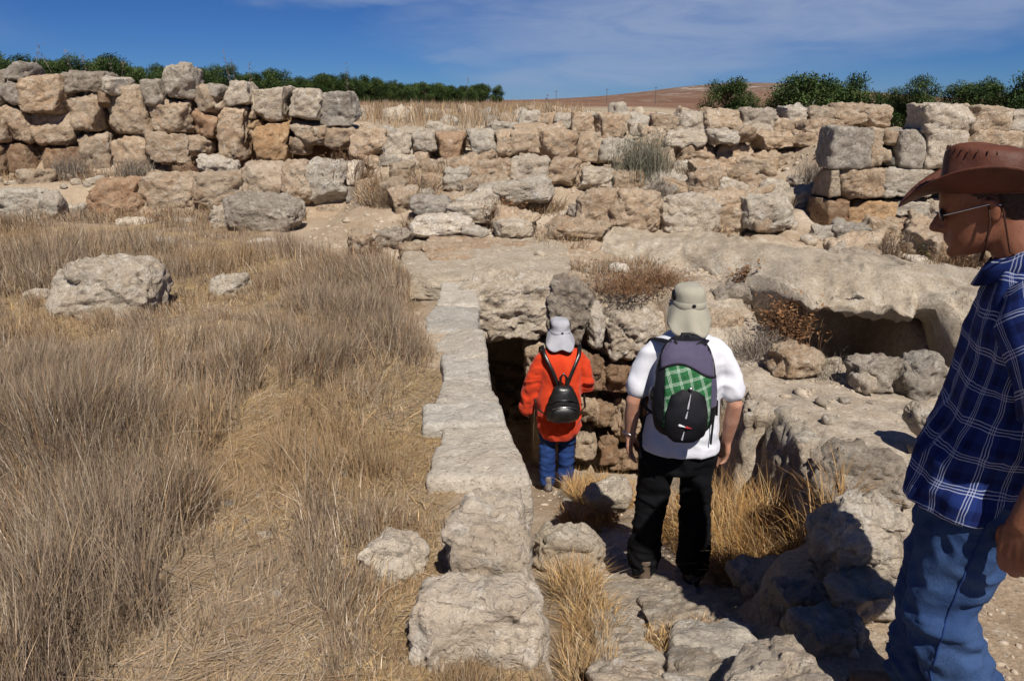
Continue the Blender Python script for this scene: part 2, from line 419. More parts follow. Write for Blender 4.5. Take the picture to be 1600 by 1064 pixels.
TINTS = {'t': ('stone_tan', (1, 1, 1)), 'p': ('stone_pale', (1, 1, 1)), 'g': ('stone_grey', (1, 1, 1)), 's': ('stone_slab', (1, 1, 1)), 'b': ('stone_brown', (1, 1, 1)),
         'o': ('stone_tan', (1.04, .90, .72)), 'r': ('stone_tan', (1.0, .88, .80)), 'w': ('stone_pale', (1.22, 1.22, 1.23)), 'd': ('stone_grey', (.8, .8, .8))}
rnd = random.Random(7)
def res(w): return int(max(5, min(30, w/3.9)))
def tinted(t):
    m, c = TINTS[t]; f = rnd.uniform(.90, 1.08); g = rnd.uniform(-.03, .03)
    return M[m], (c[0]*f*(1+g), c[1]*f, c[2]*f*(1-g))
def rock(name, rect, d, t='t', deep=None, parent=None, label=None, cat=None, group=None, k=5.5, cuts=6, rough=1.0, yaw=None, grow=1.04, tilt=0):
    x0, y0, x1, y1 = rect
    A = at_d(x0, (y0+y1)/2, d); B = at_d(x1, (y0+y1)/2, d); w = abs(B[0]-A[0])
    dp = deep if deep else min(max(.25, w*.8), .75)
    u = (x0+x1)/2; top = at_d(u, y0, d+dp*.5)[2]; bot = at_d(u, y1, d)[2]; h = max(top-bot, .12)
    half = np.array([w/2*grow, dp/2, h/2*grow]); sd = nxt()
    me = stone_mesh(name, half, sd, res(max(x1-x0, (y1-y0))), k, cuts, rough)
    m, c = tinted(t); o = link(name, me, parent, m, c)
    rr = random.Random(sd)
    o.rotation_euler = (rr.uniform(-.05, .05), tilt+rr.uniform(-.04, .04), (rr.uniform(-.12, .12) if yaw is None else yaw))
    loc = Vector(((A[0]+B[0])/2, d+dp/2, (top+bot)/2))
    o.location = loc - (parent.location if parent else Vector())
    if label: tag(o, label, cat or 'boulder', group, 'thing')
    return o
def quadrock(name, px, ztop, thick, t='s', parent=None, label=None, cat=None, group=None, k=9.0, cuts=4, rough=.7, n=None, plane='z', grow=1.0, flare=0.0):
    """block whose top is the quadrilateral seen at four pixels (back left, back right, front right, front left)"""
    fn = (lambda p: at_z(p[0], p[1], ztop)) if plane == 'z' else (lambda p: at_stair(p[0], p[1], ztop))
    C = np.array([fn(p) for p in px]); cen = C.mean(0)
    wx = (np.linalg.norm(C[1]-C[0])+np.linalg.norm(C[2]-C[3]))/4; wy = (np.linalg.norm(C[3]-C[0])+np.linalg.norm(C[2]-C[1]))/4
    half = np.array([wx, wy, thick/2]); sd = nxt()
    L = C-cen
    def quad(Q, P):
        s = Q[:, 0]/wx*grow; r = Q[:, 1]/wy*grow      # r=+1 back, -1 front
        a = (1+s)/2; e = (1+r)/2
        out = (L[0][None]*((1-a)*e)[:, None]+L[1][None]*(a*e)[:, None]+L[2][None]*(a*(1-e))[:, None]+L[3][None]*((1-a)*(1-e))[:, None])
        dz = Q[:, 2]-thick/2
        fl = 1+flare*np.clip(-dz/thick, 0, 1)
        out[:, 0] *= fl; out[:, 1] *= fl
        out[:, 2] += dz
        return out
    span = max(abs(px[1][0]-px[0][0]), abs(px[3][1]-px[0][1]))
    me = stone_mesh(name, half, sd, n or int(max(10, min(26, span/4.2))), k, cuts, rough, quad)
    m, c = tinted(t); o = link(name, me, parent, m, c)
    o.location = Vector(cen) - (parent.location if parent else Vector())
    if label: tag(o, label, cat or 'boulder', group, 'thing')
    return o
def wall_thing(name, label, x, y, z=0, group=None):
    e = empty(name, (x, y, z)); tag(e, label, 'wall', group, 'thing'); return e
def core(parent, x0, x1, y0, y1, z0, z1, t='b'):
    half = ((x1-x0)/2, (y1-y0)/2, (z1-z0)/2)
    me = stone_mesh('gap_shade_core', half, nxt(), 14, 14, 0, 1.0); m, c = tinted(t)
    o = link('gap_shade_core', me, parent, m, (.55, .5, .45)); o.location = Vector(((x0+x1)/2, (y0+y1)/2, (z0+z1)/2))-parent.location  # tinted dark: shadow in the gaps between stones painted into this backing

# --- tall wall of fieldstones on the left
wA = wall_thing('fieldstone_wall', 'tall dry-stone wall of big tan blocks rising behind the grassy field', -5.4, 12.6, .6)
for r in [(-42, 112, 0, 170, 'g'), (-48, 170, 0, 225, 't'), (-40, 224, 2, 276, 'b'),
          (0, 98, 36, 127, 'g'), (-8, 120, 29, 165, 'g'), (24, 118, 103, 178, 't'), (88, 113, 163, 149, 'd'), (150, 121, 180, 149, 'p'), (146, 143, 164, 168, 'b'),
          (161, 135, 231, 213, 't'), (216, 123, 257, 166, 'g'), (249, 102, 295, 156, 'p'), (294, 133, 335, 176, 't'), (322, 134, 348, 158, 'g'), (332, 155, 349, 173, 't'),
          (346, 128, 390, 170, 'p'), (389, 138, 456, 191, 'p'), (445, 139, 504, 187, 'p'), (495, 144, 558, 199, 'g'),
          (-4, 166, 39, 223, 't'), (40, 171, 111, 227, 't'), (104, 146, 157, 206, 't'), (228, 156, 300, 210, 't'), (299, 171, 336, 215, 'r'), (334, 167, 388, 252, 't'),
          (389, 191, 447, 254, 'o'), (446, 188, 508, 226, 't'), (446, 212, 480, 244, 't'), (508, 200, 552, 236, 't'),
          (-2, 223, 51, 276, 'b'), (58, 220, 120, 278, 'b'), (120, 208, 166, 278, 't'), (167, 213, 231, 278, 't'), (224, 208, 291, 264, 't'), (288, 212, 322, 246, 't'), (386, 186, 402, 202, 'o'), (386, 174, 394, 188, 't'), (30, 262, 92, 290, 't'), (92, 266, 150, 292, 'b'), (150, 268, 205, 292, 't'), (204, 262, 262, 290, 't'), (258, 250, 300, 284, 'b'), (318, 240, 350, 262, 't'), (390, 248, 446, 268, 't')]:
    rock('stone', r[:4], 12.38+rnd.uniform(-.10, .10), r[4], deep=.7, parent=wA, k=7, cuts=7, grow=1.0, rough=1.2)
core(wA, -9.0, -2.6, 12.75, 13.4, .4, 1.45)
# --- low terrace wall in front of it
wB = wall_thing('terrace_wall', 'low broken course of large pitted blocks in front of the tall wall', -4.5, 11.3)
for r in [(88, 318, 119, 352, 'p'), (113, 316, 138, 350, 'p'), (131, 280, 213, 351, 'r'), (207, 272, 301, 346, 't'), (297, 269, 376, 328, 't'), (371, 256, 448, 326, 't'), (440, 250, 479, 322, 't'),
          (473, 252, 541, 321, 'p'), (536, 253, 557, 290, 'w'), (540, 288, 557, 323, 'g'), (553, 283, 646, 332, 't'), (490, 317, 560, 345, 't')]:
    rock('stone', r[:4], 11.12+rnd.uniform(-.05, .05), r[4], deep=.62, parent=wB, k=6.5, cuts=6, rough=1.3)
# --- ruined walls across the middle
wC = wall_thing('ruined_wall', 'long half-buried wall of weathered blocks behind the stone row', -.2, 12.3, .6)
for r in [(545, 201, 602, 243, 't'), (597, 207, 641, 246, 'p'), (638, 209, 678, 238, 'p'), (588, 240, 630, 268, 'p'), (610, 240, 655, 268, 'p'), (640, 235, 677, 268, 't'), (676, 207, 729, 257, 'r'),
          (728, 202, 773, 244, 'p'), (770, 204, 806, 246, 't'), (800, 200, 846, 243, 't'), (843, 203, 901, 251, 't'), (895, 208, 942, 257, 't'), (940, 212, 990, 255, 'p'), (988, 214, 1040, 262, 't'), (560, 243, 592, 265, 't')]:
    rock('stone', r[:4], 12.1+rnd.uniform(-.1, .1), r[4], deep=.6, parent=wC, k=7, cuts=7, rough=1.4, grow=1.0)
wD = wall_thing('ruined_wall', 'topmost crumbling wall course seen against the red hill and the fields', 2.2, 13.6, 1.0)
for r in [(760, 190, 808, 212, 'p'), (804, 174, 846, 206, 'p'), (841, 177, 871, 211, 't'), (868, 177, 897, 206, 'p'), (892, 176, 931, 213, 't'), (928, 179, 986, 221, 't'), (984, 181, 1022, 214, 'p'), (1018, 178, 1064, 214, 't'), (1060, 176, 1108, 212, 'p'),
          (1104, 171, 1161, 206, 't'), (1157, 169, 1219, 208, 'g'), (1214, 184, 1259, 208, 't'), (1229, 165, 1267, 192, 'p'), (1272, 167, 1308, 192, 't'), (1304, 162, 1362, 200, 't'), (1352, 165, 1399, 200, 't')]:
    rock('stone', r[:4], 13.4+rnd.uniform(-.12, .12), r[4], deep=.6, parent=wD, k=7, cuts=7, rough=1.4, grow=1.0)
wE = wall_thing('ruined_wall', 'tumbled wall between the grey-green weeds and the tall ashlar wall', 3.9, 12.0, .5)
for r in [(1040, 205, 1112, 232, 'p'), (1106, 203, 1156, 228, 'p'), (1153, 197, 1187, 225, 't'), (1186, 206, 1246, 237, 't'), (1240, 204, 1282, 232, 't'), (1256, 188, 1322, 222, 't'), (1050, 226, 1122, 264, 't'), (1117, 225, 1182, 278, 't'),
          (1178, 236, 1222, 282, 't'), (1204, 234, 1277, 268, 't'), (1268, 205, 1307, 250, 't'), (1180, 262, 1232, 292, 'p')]:
    rock('stone', r[:4], 11.9+rnd.uniform(-.12, .12), r[4], deep=.6, parent=wE, k=7, cuts=7, rough=1.4, grow=1.0)
wF = wall_thing('ruined_wall', 'sunken row of pale blocks between the long wall and the overhanging slab', 1.1, 10.9, .35)
for r in [(736, 250, 802, 296, 't'), (795, 246, 858, 290, 'p'), (850, 248, 911, 293, 't'), (903, 262, 962, 300, 'p'), (955, 267, 1012, 308, 't'), (1008, 266, 1078, 312, 'p'), (1072, 276, 1130, 312, 't'), (690, 262, 742, 302, 'p')]:
    rock('stone', r[:4], 10.8+rnd.uniform(-.1, .1), r[4], deep=.6, parent=wF, k=7, cuts=7, rough=1.4, grow=1.0)
# --- squared wall on the right
wG = wall_thing('ashlar_wall', 'squared limestone wall with straight joints behind the man in the hat', 6.0, 9.8, .05)
for r in [(1300, 199, 1364, 266, 'g'), (1362, 201, 1384, 262, 't'), (1408, 202, 1452, 264, 'g'), (1450, 200, 1520, 264, 'p'), (1519, 200, 1600, 264, 't'), (1600, 200, 1680, 264, 't'),
          (1449, 163, 1530, 208, 'p'), (1526, 166, 1586, 208, 't'), (1583, 172, 1640, 208, 'p'), (1640, 170, 1690, 206, 't'),
          (1297, 263, 1318, 309, 't'), (1315, 262, 1389, 311, 't'), (1386, 263, 1462, 311, 'p'), (1460, 263, 1560, 311, 't'), (1558, 263, 1640, 311, 'p'), (1638, 263, 1690, 311, 't'),
          (1283, 309, 1328, 358, 'b'), (1326, 310, 1406, 364, 'o'), (1404, 310, 1452, 338, 'p'), (1404, 336, 1470, 366, 't'), (1450, 310, 1545, 364, 'p'), (1543, 310, 1640, 364, 't'), (1638, 310, 1690, 364, 't')]:
    rock('stone', r[:4], 9.55+rnd.uniform(-.02, .02), r[4], deep=.55, parent=wG, k=12, cuts=3, rough=.8, yaw=rnd.uniform(-.02, .02), grow=1.015)
for r in [(1362, 216, 1386, 232, 'p'), (1360, 233, 1380, 260, 'p'), (1378, 228, 1398, 258, 't'), (1392, 240, 1412, 262, 'd'), (1384, 203, 1412, 228, 't')]:
    rock('packing_stone', r[:4], 9.62, r[4], deep=.35, parent=wG, k=3, cuts=9)
core(wG, 4.35, 8.0, 9.9, 10.4, .0, 1.15, 't')

# --- loose boulders, each its own thing
LOOSE = [
 ((-30, 295, 52, 352), 10.6, 'p', 'pale boulder half sunk in grass at the foot of the low course, leftmost'),
 ((40, 300, 90, 350), 10.75, 'p', 'whitish pitted boulder beside the leftmost boulder under the tall wall'),
 ((22, 262, 71, 300), 11.6, 't', 'rounded tan stone lying loose at the base of the tall wall'),
 ((300, 243, 363, 276), 11.75, 'w', 'flat white stone lying on top of the low course'),
 ((335, 306, 461, 374), 9.75, 'g', 'big grey pitted boulder on bare earth before the low course'),
 ((318, 322, 380, 366), 9.95, 'p', 'pale rock leaning behind the left side of the big grey boulder'),
 ((66, 406, 225, 530), 5.75, 'p', 'largest pale boulder standing alone in the dry grass'),
 ((320, 428, 389, 492), 6.6, 'p', 'medium pale stone alone in the grass right of the largest field boulder'),
 ((28, 455, 63, 480), 6.2, 'w', 'small white stone left of the largest field boulder'),
 ((230, 370, 270, 398), 8.7, 'g', 'low grey stone in the grass behind the largest field boulder'),
 ((378, 374, 424, 402), 8.9, 'w', 'small white rock in front of the big grey boulder'),
 ((393, 408, 442, 430), 8.0, 'p', 'flat pale stone at the far edge of the tall grass'),
 ((173, 340, 232, 362), 10.5, 'w', 'flat white slab at the foot of the reddish block'),
 ((254, 342, 302, 358), 10.5, 'w', 'thin white slab beneath the widest block of the low course'),
 ((903, 294, 971, 370), 8.95, 't', 'brown-bellied boulder at the left end of the boulder row'),
 ((957, 297, 1044, 376), 8.85, 't', 'largest round tan boulder of the boulder row'),
 ((1037, 304, 1132, 377), 8.9, 'p', 'wide pale boulder in the middle of the boulder row'),
 ((1094, 298, 1172, 376), 9.05, 't', 'boulder with dry weeds at its foot, fourth in the boulder row'),
 ((1158, 294, 1245, 364), 8.95, 'p', 'pointed pale boulder ending the boulder row on the right'),
 ((1181, 344, 1207, 364), 8.8, 't', 'small stone wedged under the pointed boulder'),
 ((1055, 251, 1105, 273), 11.3, 'w', 'white flat stone resting before the tumbled wall'),
 ((1124, 278, 1172, 318), 10.4, 'p', 'rounded pale stone below the tumbled wall'),
 ((1160, 271, 1202, 308), 10.6, 't', 'tan stone between two pale stones below the tumbled wall'),
 ((1194, 280, 1237, 315), 10.4, 'p', 'pale stone beside the path to the ashlar wall'),
 ((1112, 440, 1219, 540), 6.55, 'g', 'large grey boulder to the right of the khaki hat'),
 ((1096, 487, 1167, 548), 6.2, 't', 'tan boulder touching the right shoulder of the man with green backpack'),
 ((1214, 540, 1298, 596), 5.3, 't', 'tan stone at the left lip of the dark hollow'),
 ((1343, 552, 1424, 628), 5.0, 'g', 'cracked grey rock at the mouth of the dark hollow'),
 ((1415, 556, 1495, 648), 4.95, 'g', 'grey rock at the mouth of the hollow nearest the checked shirt'),
 ((1344, 588, 1380, 612), 4.95, 'p', 'small stone leaning before the cracked grey rock'),
 ((1290, 706, 1445, 812), 3.3, 'g', 'broad dark rock above the rounded boulder by the jeans'),
 ((1296, 786, 1446, 924), 2.72, 'p', 'rounded pale boulder next to the hip of the man in jeans'),
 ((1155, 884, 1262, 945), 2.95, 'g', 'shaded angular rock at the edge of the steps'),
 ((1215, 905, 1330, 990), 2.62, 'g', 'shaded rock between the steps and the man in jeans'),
 ((558, 840, 658, 940), 2.36, 'w', 'small pale stone in the grass beside the two nearest wall boulders'),
 ((920, 474, 946, 548), 6.45, 'w', 'upright white stone beside the grey sun hat'),
 ((915, 754, 987, 806), 4.85, 'p', 'pale rock at the feet of the person in red'),
 ((838, 830, 942, 915), 3.75, 'p', 'big pale block on the left of the steps below the person in red'),
 ((1270, 352, 1312, 390), 9.0, 'p', 'split pale stone at the corner of the ashlar wall'),
 ((1318, 368, 1368, 414), 8.3, 'w', 'white rock with a grass tuft near the ashlar wall'),
 ((1330, 395, 1362, 416), 8.0, 't', 'tan stone before the white rock near the ashlar wall'),
 ((1424, 402, 1452, 420), 7.9, 'w', 'white cobble right of the spiky weed'),
 ((1472, 425, 1500, 446), 7.4, 'p', 'small round stone under the chin of the man in the hat'),
 ((1365, 345, 1470, 385), 9.05, 't', 'low rubble block at the foot of the ashlar wall'),
 ((1265, 775, 1318, 840), 3.45, 'p', 'upright rock inside the grassy pit'),
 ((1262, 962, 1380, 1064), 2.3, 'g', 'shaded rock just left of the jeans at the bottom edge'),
 ((1330, 900, 1432, 985), 2.48, 'p', 'rock wedged between the rounded boulder and the jeans'),
 ((1440, 640, 1500, 690), 3.9, 'p', 'loose rock on the platform beside the checked shirt'),
]
for rect, d, t, lab in LOOSE:
    w = rect[2]-rect[0]
    rock('boulder', rect, d, t, label=lab, cat='boulder', k=3.6, cuts=12, rough=1.3, group='loose limestone boulders')
rock('overhanging_slab', (748, 281, 862, 322), 9.9, 'p', deep=.8, label='long pale slab overhanging brown weeds in the middle ground', cat='slab', k=6, cuts=7, tilt=-.08)
rock('slab', (640, 335, 737, 374), 8.75, 'w', deep=.6, label='white undercut slab left of the small rubble', cat='slab', k=4, cuts=9)
rock('boulder', (640, 304, 702, 341), 9.6, 'g', label='round grey boulder behind the white undercut slab', cat='boulder', k=3, cuts=6, group='loose limestone boulders')
rock('boulder', (698, 316, 772, 352), 9.4, 'p', label='pale flat boulder right of the round grey boulder', cat='boulder', k=3.5, cuts=9, group='loose limestone boulders')
rock('boulder', (858, 343, 962, 385), 8.6, 't', deep=.7, label='sloping rock below the left end of the boulder row', cat='boulder', k=4, cuts=9, group='loose limestone boulders')
rock('boulder', (770, 344, 832, 374), 8.75, 'p', label='flat cream rock among the small rubble', cat='boulder', k=4, cuts=9, group='loose limestone boulders')
rock('boulder', (720, 352, 762, 376), 8.65, 'p', label='cream rock between white slab and rubble', cat='boulder', k=4, cuts=9, group='loose limestone boulders')

# --- wall top running along the left side of the steps
wH = wall_thing('stair_wall', 'narrow wall of flat grey slabs along the left of the sunken steps', 0, 4.5)
SL = [(((692, 437), (738, 437), (746, 477), (684, 477)), .03, .5), (((672, 476), (747, 476), (752, 516), (668, 516)), .035, .5), (((650, 516), (752, 515), (762, 553), (660, 553)), .045, .55),
      (((690, 552), (762, 551), (770, 592), (692, 592)), .03, .55), (((687, 591), (771, 590), (783, 628), (684, 628)), .035, .6), (((652, 628), (784, 627), (794, 662), (654, 661)), .05, .6),
      (((690, 662), (795, 661), (820, 748), (676, 746)), .05, .7)]
for px, z, th in SL:
    quadrock('slab', px, z+.045, th, 's', wH, k=22, cuts=1, rough=.35, grow=1.015, n=24)
quadrock('boulder', ((738, 752), (828, 750), (846, 852), (664, 850)), .27, .75, 'w', wH, k=7, cuts=5, rough=.9, n=36)
quadrock('boulder', ((668, 880), (838, 874), (858, 945), (634, 955)), .22, .75, 'w', wH, k=6, cuts=6, rough=1.0, flare=.12, n=36)
# masonry under the slabs, facing the steps
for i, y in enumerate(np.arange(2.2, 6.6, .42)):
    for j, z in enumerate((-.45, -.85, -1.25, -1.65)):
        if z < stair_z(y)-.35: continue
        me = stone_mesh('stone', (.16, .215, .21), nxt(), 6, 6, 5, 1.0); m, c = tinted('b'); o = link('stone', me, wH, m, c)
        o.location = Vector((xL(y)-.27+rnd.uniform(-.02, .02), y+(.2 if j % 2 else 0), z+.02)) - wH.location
# --- doorway with its lintel, at the lower end of the steps
dw = empty('doorway', (.0, 6.55, -1.9)); tag(dw, 'low dark doorway with a massive pitted lintel at the foot of the steps', 'doorway', None, 'thing')
rock('lintel', (716, 434, 864, 532), 6.5, 'p', deep=.55, parent=dw, k=9, cuts=4, rough=1.6, yaw=0)
for r, t in [((822, 524, 860, 612), 't'), ((840, 640, 866, 704), 't')]:
    rock('jamb_stone', r, 6.55, t, deep=.5, parent=dw, k=7, cuts=5)
wI = wall_thing('pit_wall', 'rough retaining wall behind the person in red, topped by a squared block', .9, 6.6, -1.9)
for r, t in [((860, 440, 928, 548), 'd'), ((944, 482, 1042, 564), 'p'), ((1036, 490, 1110, 566), 't'), ((858, 548, 900, 612), 't'), ((898, 546, 944, 612), 'b'), ((936, 562, 988, 622), 'b'), ((984, 566, 1030, 620), 'b'), ((1026, 566, 1085, 622), 'b'), ((860, 612, 905, 668), 'b'), ((902, 612, 938, 668), 't'), ((932, 620, 966, 672), 'b'),
             ((962, 618, 1004, 694), 't'), ((1002, 618, 1060, 690), 'b'), ((1056, 620, 1110, 690), 'b'), ((858, 668, 900, 730), 'b'), ((900, 668, 934, 726), 't'), ((930, 672, 966, 730), 'b'), ((962, 690, 1010, 740), 'b'), ((1008, 688, 1070, 740), 'b')]:
    rock('stone', r, 6.42+rnd.uniform(-.04, .05), t, deep=.5, parent=wI, k=6, cuts=6, rough=1.5)
# --- bedrock
def ledge_mesh():
    s = np.linspace(.95, 7.5, 240); fy = ledge_y(s)
    fy = fy+n2(s, s*0, 2.6, 41, 4)*.12+n2(s, s*0, 9, 42, 3)*.04
    nx_, ny_ = .32, .947
    hole = S(s, 2.05, 2.3)*(1-S(s, 3.2, 3.36))
    prof = [(3.2, -.35), (2.6, .02), (2.0, .12), (1.5, .18), (1.1, .22), (.8, .24), (.55, .23), (.36, .21), (.22, .17), (.12, .12), (.05, .07), (.0, .03), (.0, .0), (.05, -.02), (.12, -.03), (.3, -.04), (.6, -.05), (1.1, -.08), (1.5, -.2), (1.6, -.9)]
    V = []
    for q_, z_ in prof:
        lo = 1.0 if len(V) >= 12 else 0.0
        q2 = q_*np.ones_like(s); z2 = z_*np.ones_like(s)
        # where there is no hollow the face runs down to the platform
        down = (1-hole)*lo
        z2 = z2-down*.5*min(1, max(0, (len(V)-11)/4)); q2 = np.where(down > .5, np.minimum(q2, .25-.12), q2)
        z2 = z2+hole*(.09 if len(V) >= 10 else .05 if len(V) >= 6 else .03)
        V.append(np.stack([s+q2*nx_, fy+q2*ny_, z2], -1))
    V = np.array(V); m_, n_ = V.shape[:2]; P = V.reshape(-1, 3)
    d = fbm(P/.5, 4, 51)*.07+fbm(P/.11, 3, 52)*.022-np.clip(1-np.abs(fbm(P/.7+5, 3, 57))*2.5, 0, 1)**4*.05
    w = np.repeat(np.array([0, .3, .6, .7, .7, .7, .7, .8, .9, 1, 1, 1, 1, 1, 1, 1, 1, 1, 1, 1]), n_)
    d = d+facets(P*np.array([1, 1, 2.0]), .42, 61)*.045+facets(P, .17, 65)*.018
    P[:, 2] += d*w; P[:, 1] += (fbm(P/.16+9, 3, 53)*.03+facets(P*np.array([1, .5, 2.5]), .25, 69)*.05)*w
    # subdivide the profile once by linear interpolation
    V = P.reshape(m_, n_, 3); V2 = np.empty((m_*3-2, n_, 3)); V2[::3] = V; V2[1::3] = V[:-1]*.667+V[1:]*.333; V2[2::3] = V[:-1]*.333+V[1:]*.667
    P = V2.reshape(-1, 3); P = P+np.stack([noise(P/.05, 54)*.004, noise(P/.06, 55)*.012, noise(P/.06, 56)*.010], -1)
    m2 = V2.shape[0]; ii = np.arange(m2*n_).reshape(m2, n_)
    Fq = np.stack([ii[:-1, :-1], ii[1:, :-1], ii[1:, 1:], ii[:-1, 1:]], -1).reshape(-1, 4)
    return mesh_np('bedrock_ledge', P, Fq)
M['bedrock'] = make_limestone('limestone_bedrock', [(.45, .365, .265), (.53, .45, .345), (.60, .535, .43), (.36, .315, .25)], lichen=.35, bump=.6)
o = link('bedrock_ledge', ledge_mesh(), mat=M['bedrock']); tag(o, 'smooth pale bedrock tongue overhanging a dark hollow', kind='structure')
rf = stone_mesh('passage_roof', (.85, 1.2, .12), 991, 26, 10, 2, 1.0); o = link('passage_roof', rf, mat=M['bedrock']); o.location = (-.32, 8.0, .0); tag(o, 'earth covered rock roof over the dark passage', kind='structure')
for i, (x, y, hx3, hy3, hz3, t) in enumerate([(1.80, 3.62, .22, .24, .26, 'p'), (1.96, 4.02, .28, .26, .30, 'p'), (1.93, 4.5, .30, .28, .42, 'p'), (1.84, 5.0, .28, .30, .5, 'p'), (1.68, 5.5, .26, .28, .55, 't'), (1.52, 5.98, .26, .28, .6, 'p')]):
    me = stone_mesh('bedrock_block', (hx3, hy3*1.05, hz3), nxt(), 20, 14, 3, 1.5); m, c = tinted(t); o = link('bedrock_block', me, None, m, c); o.location = (x+.03, y, -.33-hz3-.005); o.rotation_euler = (0, .03, rnd.uniform(-.2, .2))
    tag(o, ['rough rock block at the near corner of the pit', 'rough rock block second along the pit brink', 'dark faced rock block in the middle of the pit brink', 'rough rock block behind the golden grass of the pit', 'rough block right of the right arm of the person in white', 'rock block closing the far end of the pit brink'][i], 'rock', None, 'thing')
# low bedrock steps above the doorway
for r, d, t, lab in [((640, 377, 838, 412), 8.1, 't', 'long low rock shelf above the doorway lintel'), ((664, 396, 736, 442), 7.55, 't', 'low rock shelf at the head of the slab wall'), ((835, 395, 950, 425), 7.8, 't', 'low earthy shelf right of the long rock shelf')]:
    rock('rock_shelf', r, d, t, deep=.7, label=lab, cat='rock', k=6, cuts=8, rough=1.1)

# --- steps
stp = empty('stone_steps', (.6, 3, -.6)); tag(stp, 'worn irregular limestone steps leading down into the cutting', 'steps', None, 'thing')
for px, up, th in [(((905, 945), (1000, 950), (1012, 992), (912, 1000)), .08, .25), (((915, 990), (1025, 995), (1035, 1030), (920, 1035)), .10, .25), (((920, 1025), (1045, 1025), (1075, 1085), (900, 1085)), .12, .25), (((1030, 1050), (1110, 1045), (1130, 1100), (1030, 1100)), .1, .2),
                   (((1055, 955), (1170, 960), (1200, 1015), (1045, 1010)), .07, .25), (((1045, 1002), (1120, 1000), (1150, 1055), (1040, 1060)), .06, .2), (((1130, 1000), (1240, 985), (1320, 1080), (1100, 1090)), .16, .4),
                   (((935, 885), (1080, 890), (1110, 950), (940, 958)), .04, .2), (((1000, 925), (1105, 925), (1110, 965), (1010, 968)), .05, .2), (((1080, 905), (1180, 900), (1200, 958), (1090, 955)), .05, .2),
                   (((900, 830), (1000, 830), (1010, 880), (905, 880)), .04, .2), (((860, 745), (960, 745), (970, 800), (850, 800)), .05, .2), (((820, 715), (915, 715), (920, 752), (822, 752)), .03, .2)]:
    quadrock('step_stone', px, up, th, rnd.choice('ppsw'), stp, k=7, cuts=6, rough=.8, plane='stair', grow=1.06)

# --- far tumble of stones on the skyline
far_lab = 'small weathered stone among the tumbled rubble along the skyline ridge'
r2 = random.Random(31)
for i in range(64):
    u = r2.uniform(560, 1120) if i < 52 else r2.uniform(1130, 1300); d = r2.uniform(14.5, 22)
    x = (u-800)/FPX*d; s = r2.uniform(.18, .42); z = float(G(x, d))
    me = stone_mesh('rubble_stone', (s*.6, s*.45, s*.5), nxt(), 5, 3.4, 8, 1.2); m, c = tinted(r2.choice('pptg'))
    o = link('rubble_stone', me, None, m, c); o.location = (x, d, z+s*.22); o.rotation_euler = (r2.uniform(-.3, .3), r2.uniform(-.3, .3), r2.uniform(0, 3))
    tag(o, far_lab, 'stone', 'rubble stones along the skyline', 'thing')
# --- blocks tumbled from the walls over the slopes between them
sh_protos = [stone_mesh('tumbled_stone', (.24*a, .19, .16*b_), 400+i*17, 13, 6, 9, 1.4) for i, (a, b_) in enumerate([(1, 1), (1.25, .8), (.85, 1.2), (1.1, 1.05), (.8, .9), (1.3, 1.1), (1, .75), (.9, 1.3)])]
ZONES = [(30, (-2.2, 1.2), (12.3, 13.6), 'block tumbled on the slope behind the long half-buried wall'), (28, (-2.0, 2.2), (9.9, 11.8), 'block tumbled between the sunken row and the overhanging slab'), (34, (1.6, 4.2), (10.3, 13.2), 'block tumbled around the grey-green weeds and the broken wall'),
         (20, (1.4, 4.6), (13.2, 14.6), 'block tumbled behind the topmost course'), (12, (-1.6, .5), (8.0, 9.3), 'block lying on the earth above the doorway'), (12, (3.4, 5.2), (7.4, 9.2), 'block fallen before the squared wall')]
for cnt, xr, yr, lab in ZONES:
    for i in range(cnt):
        x = r2.uniform(*xr); y = r2.uniform(*yr); s_ = r2.uniform(.55, 1.25); me = r2.choice(sh_protos); o = bpy.data.objects.new('tumbled_stone', me); COL.objects.link(o)
        if not me.materials: me.materials.append(M[r2.choice(['stone_tan', 'stone_pale', 'stone_pale', 'stone_tan', 'stone_grey'])])
        o.color = (*tinted('t')[1], 1); o.location = (x, y, float(G(x, y))+.06*s_); o.scale = (s_, s_, s_); o.rotation_euler = (r2.uniform(-.25, .25), r2.uniform(-.25, .25), r2.choice([0, math.pi])+r2.uniform(-.5, .5))
        tag(o, lab, 'stone', lab.replace('block', 'blocks', 1), 'thing')
# --- hand-sized stones on the bare ground
protos = [stone_mesh('cobble', (.09*a, .07, .05*b_), 700+i*13, 6, 3.2, 9, 1.0) for i, (a, b_) in enumerate([(1, 1), (1.2, .8), (.9, 1.2), (1.1, 1.1), (.8, 1), (1.3, .9)])]
AREAS = [('middle', 'small loose stone on the bare ground around the boulder row', 52, lambda: (r2.uniform(-1.4, 4.4), r2.uniform(7.2, 10.4))),
         ('platform', 'small loose stone on the flat rock before the dark hollow', 26, lambda: (r2.uniform(1.6, 3.6), r2.uniform(3.4, 6.4))),
         ('steps', 'small stone lying in the stepped cutting', 18, lambda: (r2.uniform(.3, 1.4), r2.uniform(2.2, 6.2))),
         ('field', 'small stone on the trampled straw of the field', 14, lambda: (path_x(2.4)+r2.uniform(-.4, .4), r2.uniform(1.7, 3.4))),
         ('terrace', 'small stone at the foot of the tall wall', 26, lambda: (r2.uniform(-8.2, -2.5), r2.uniform(11.5, 12.1)))]
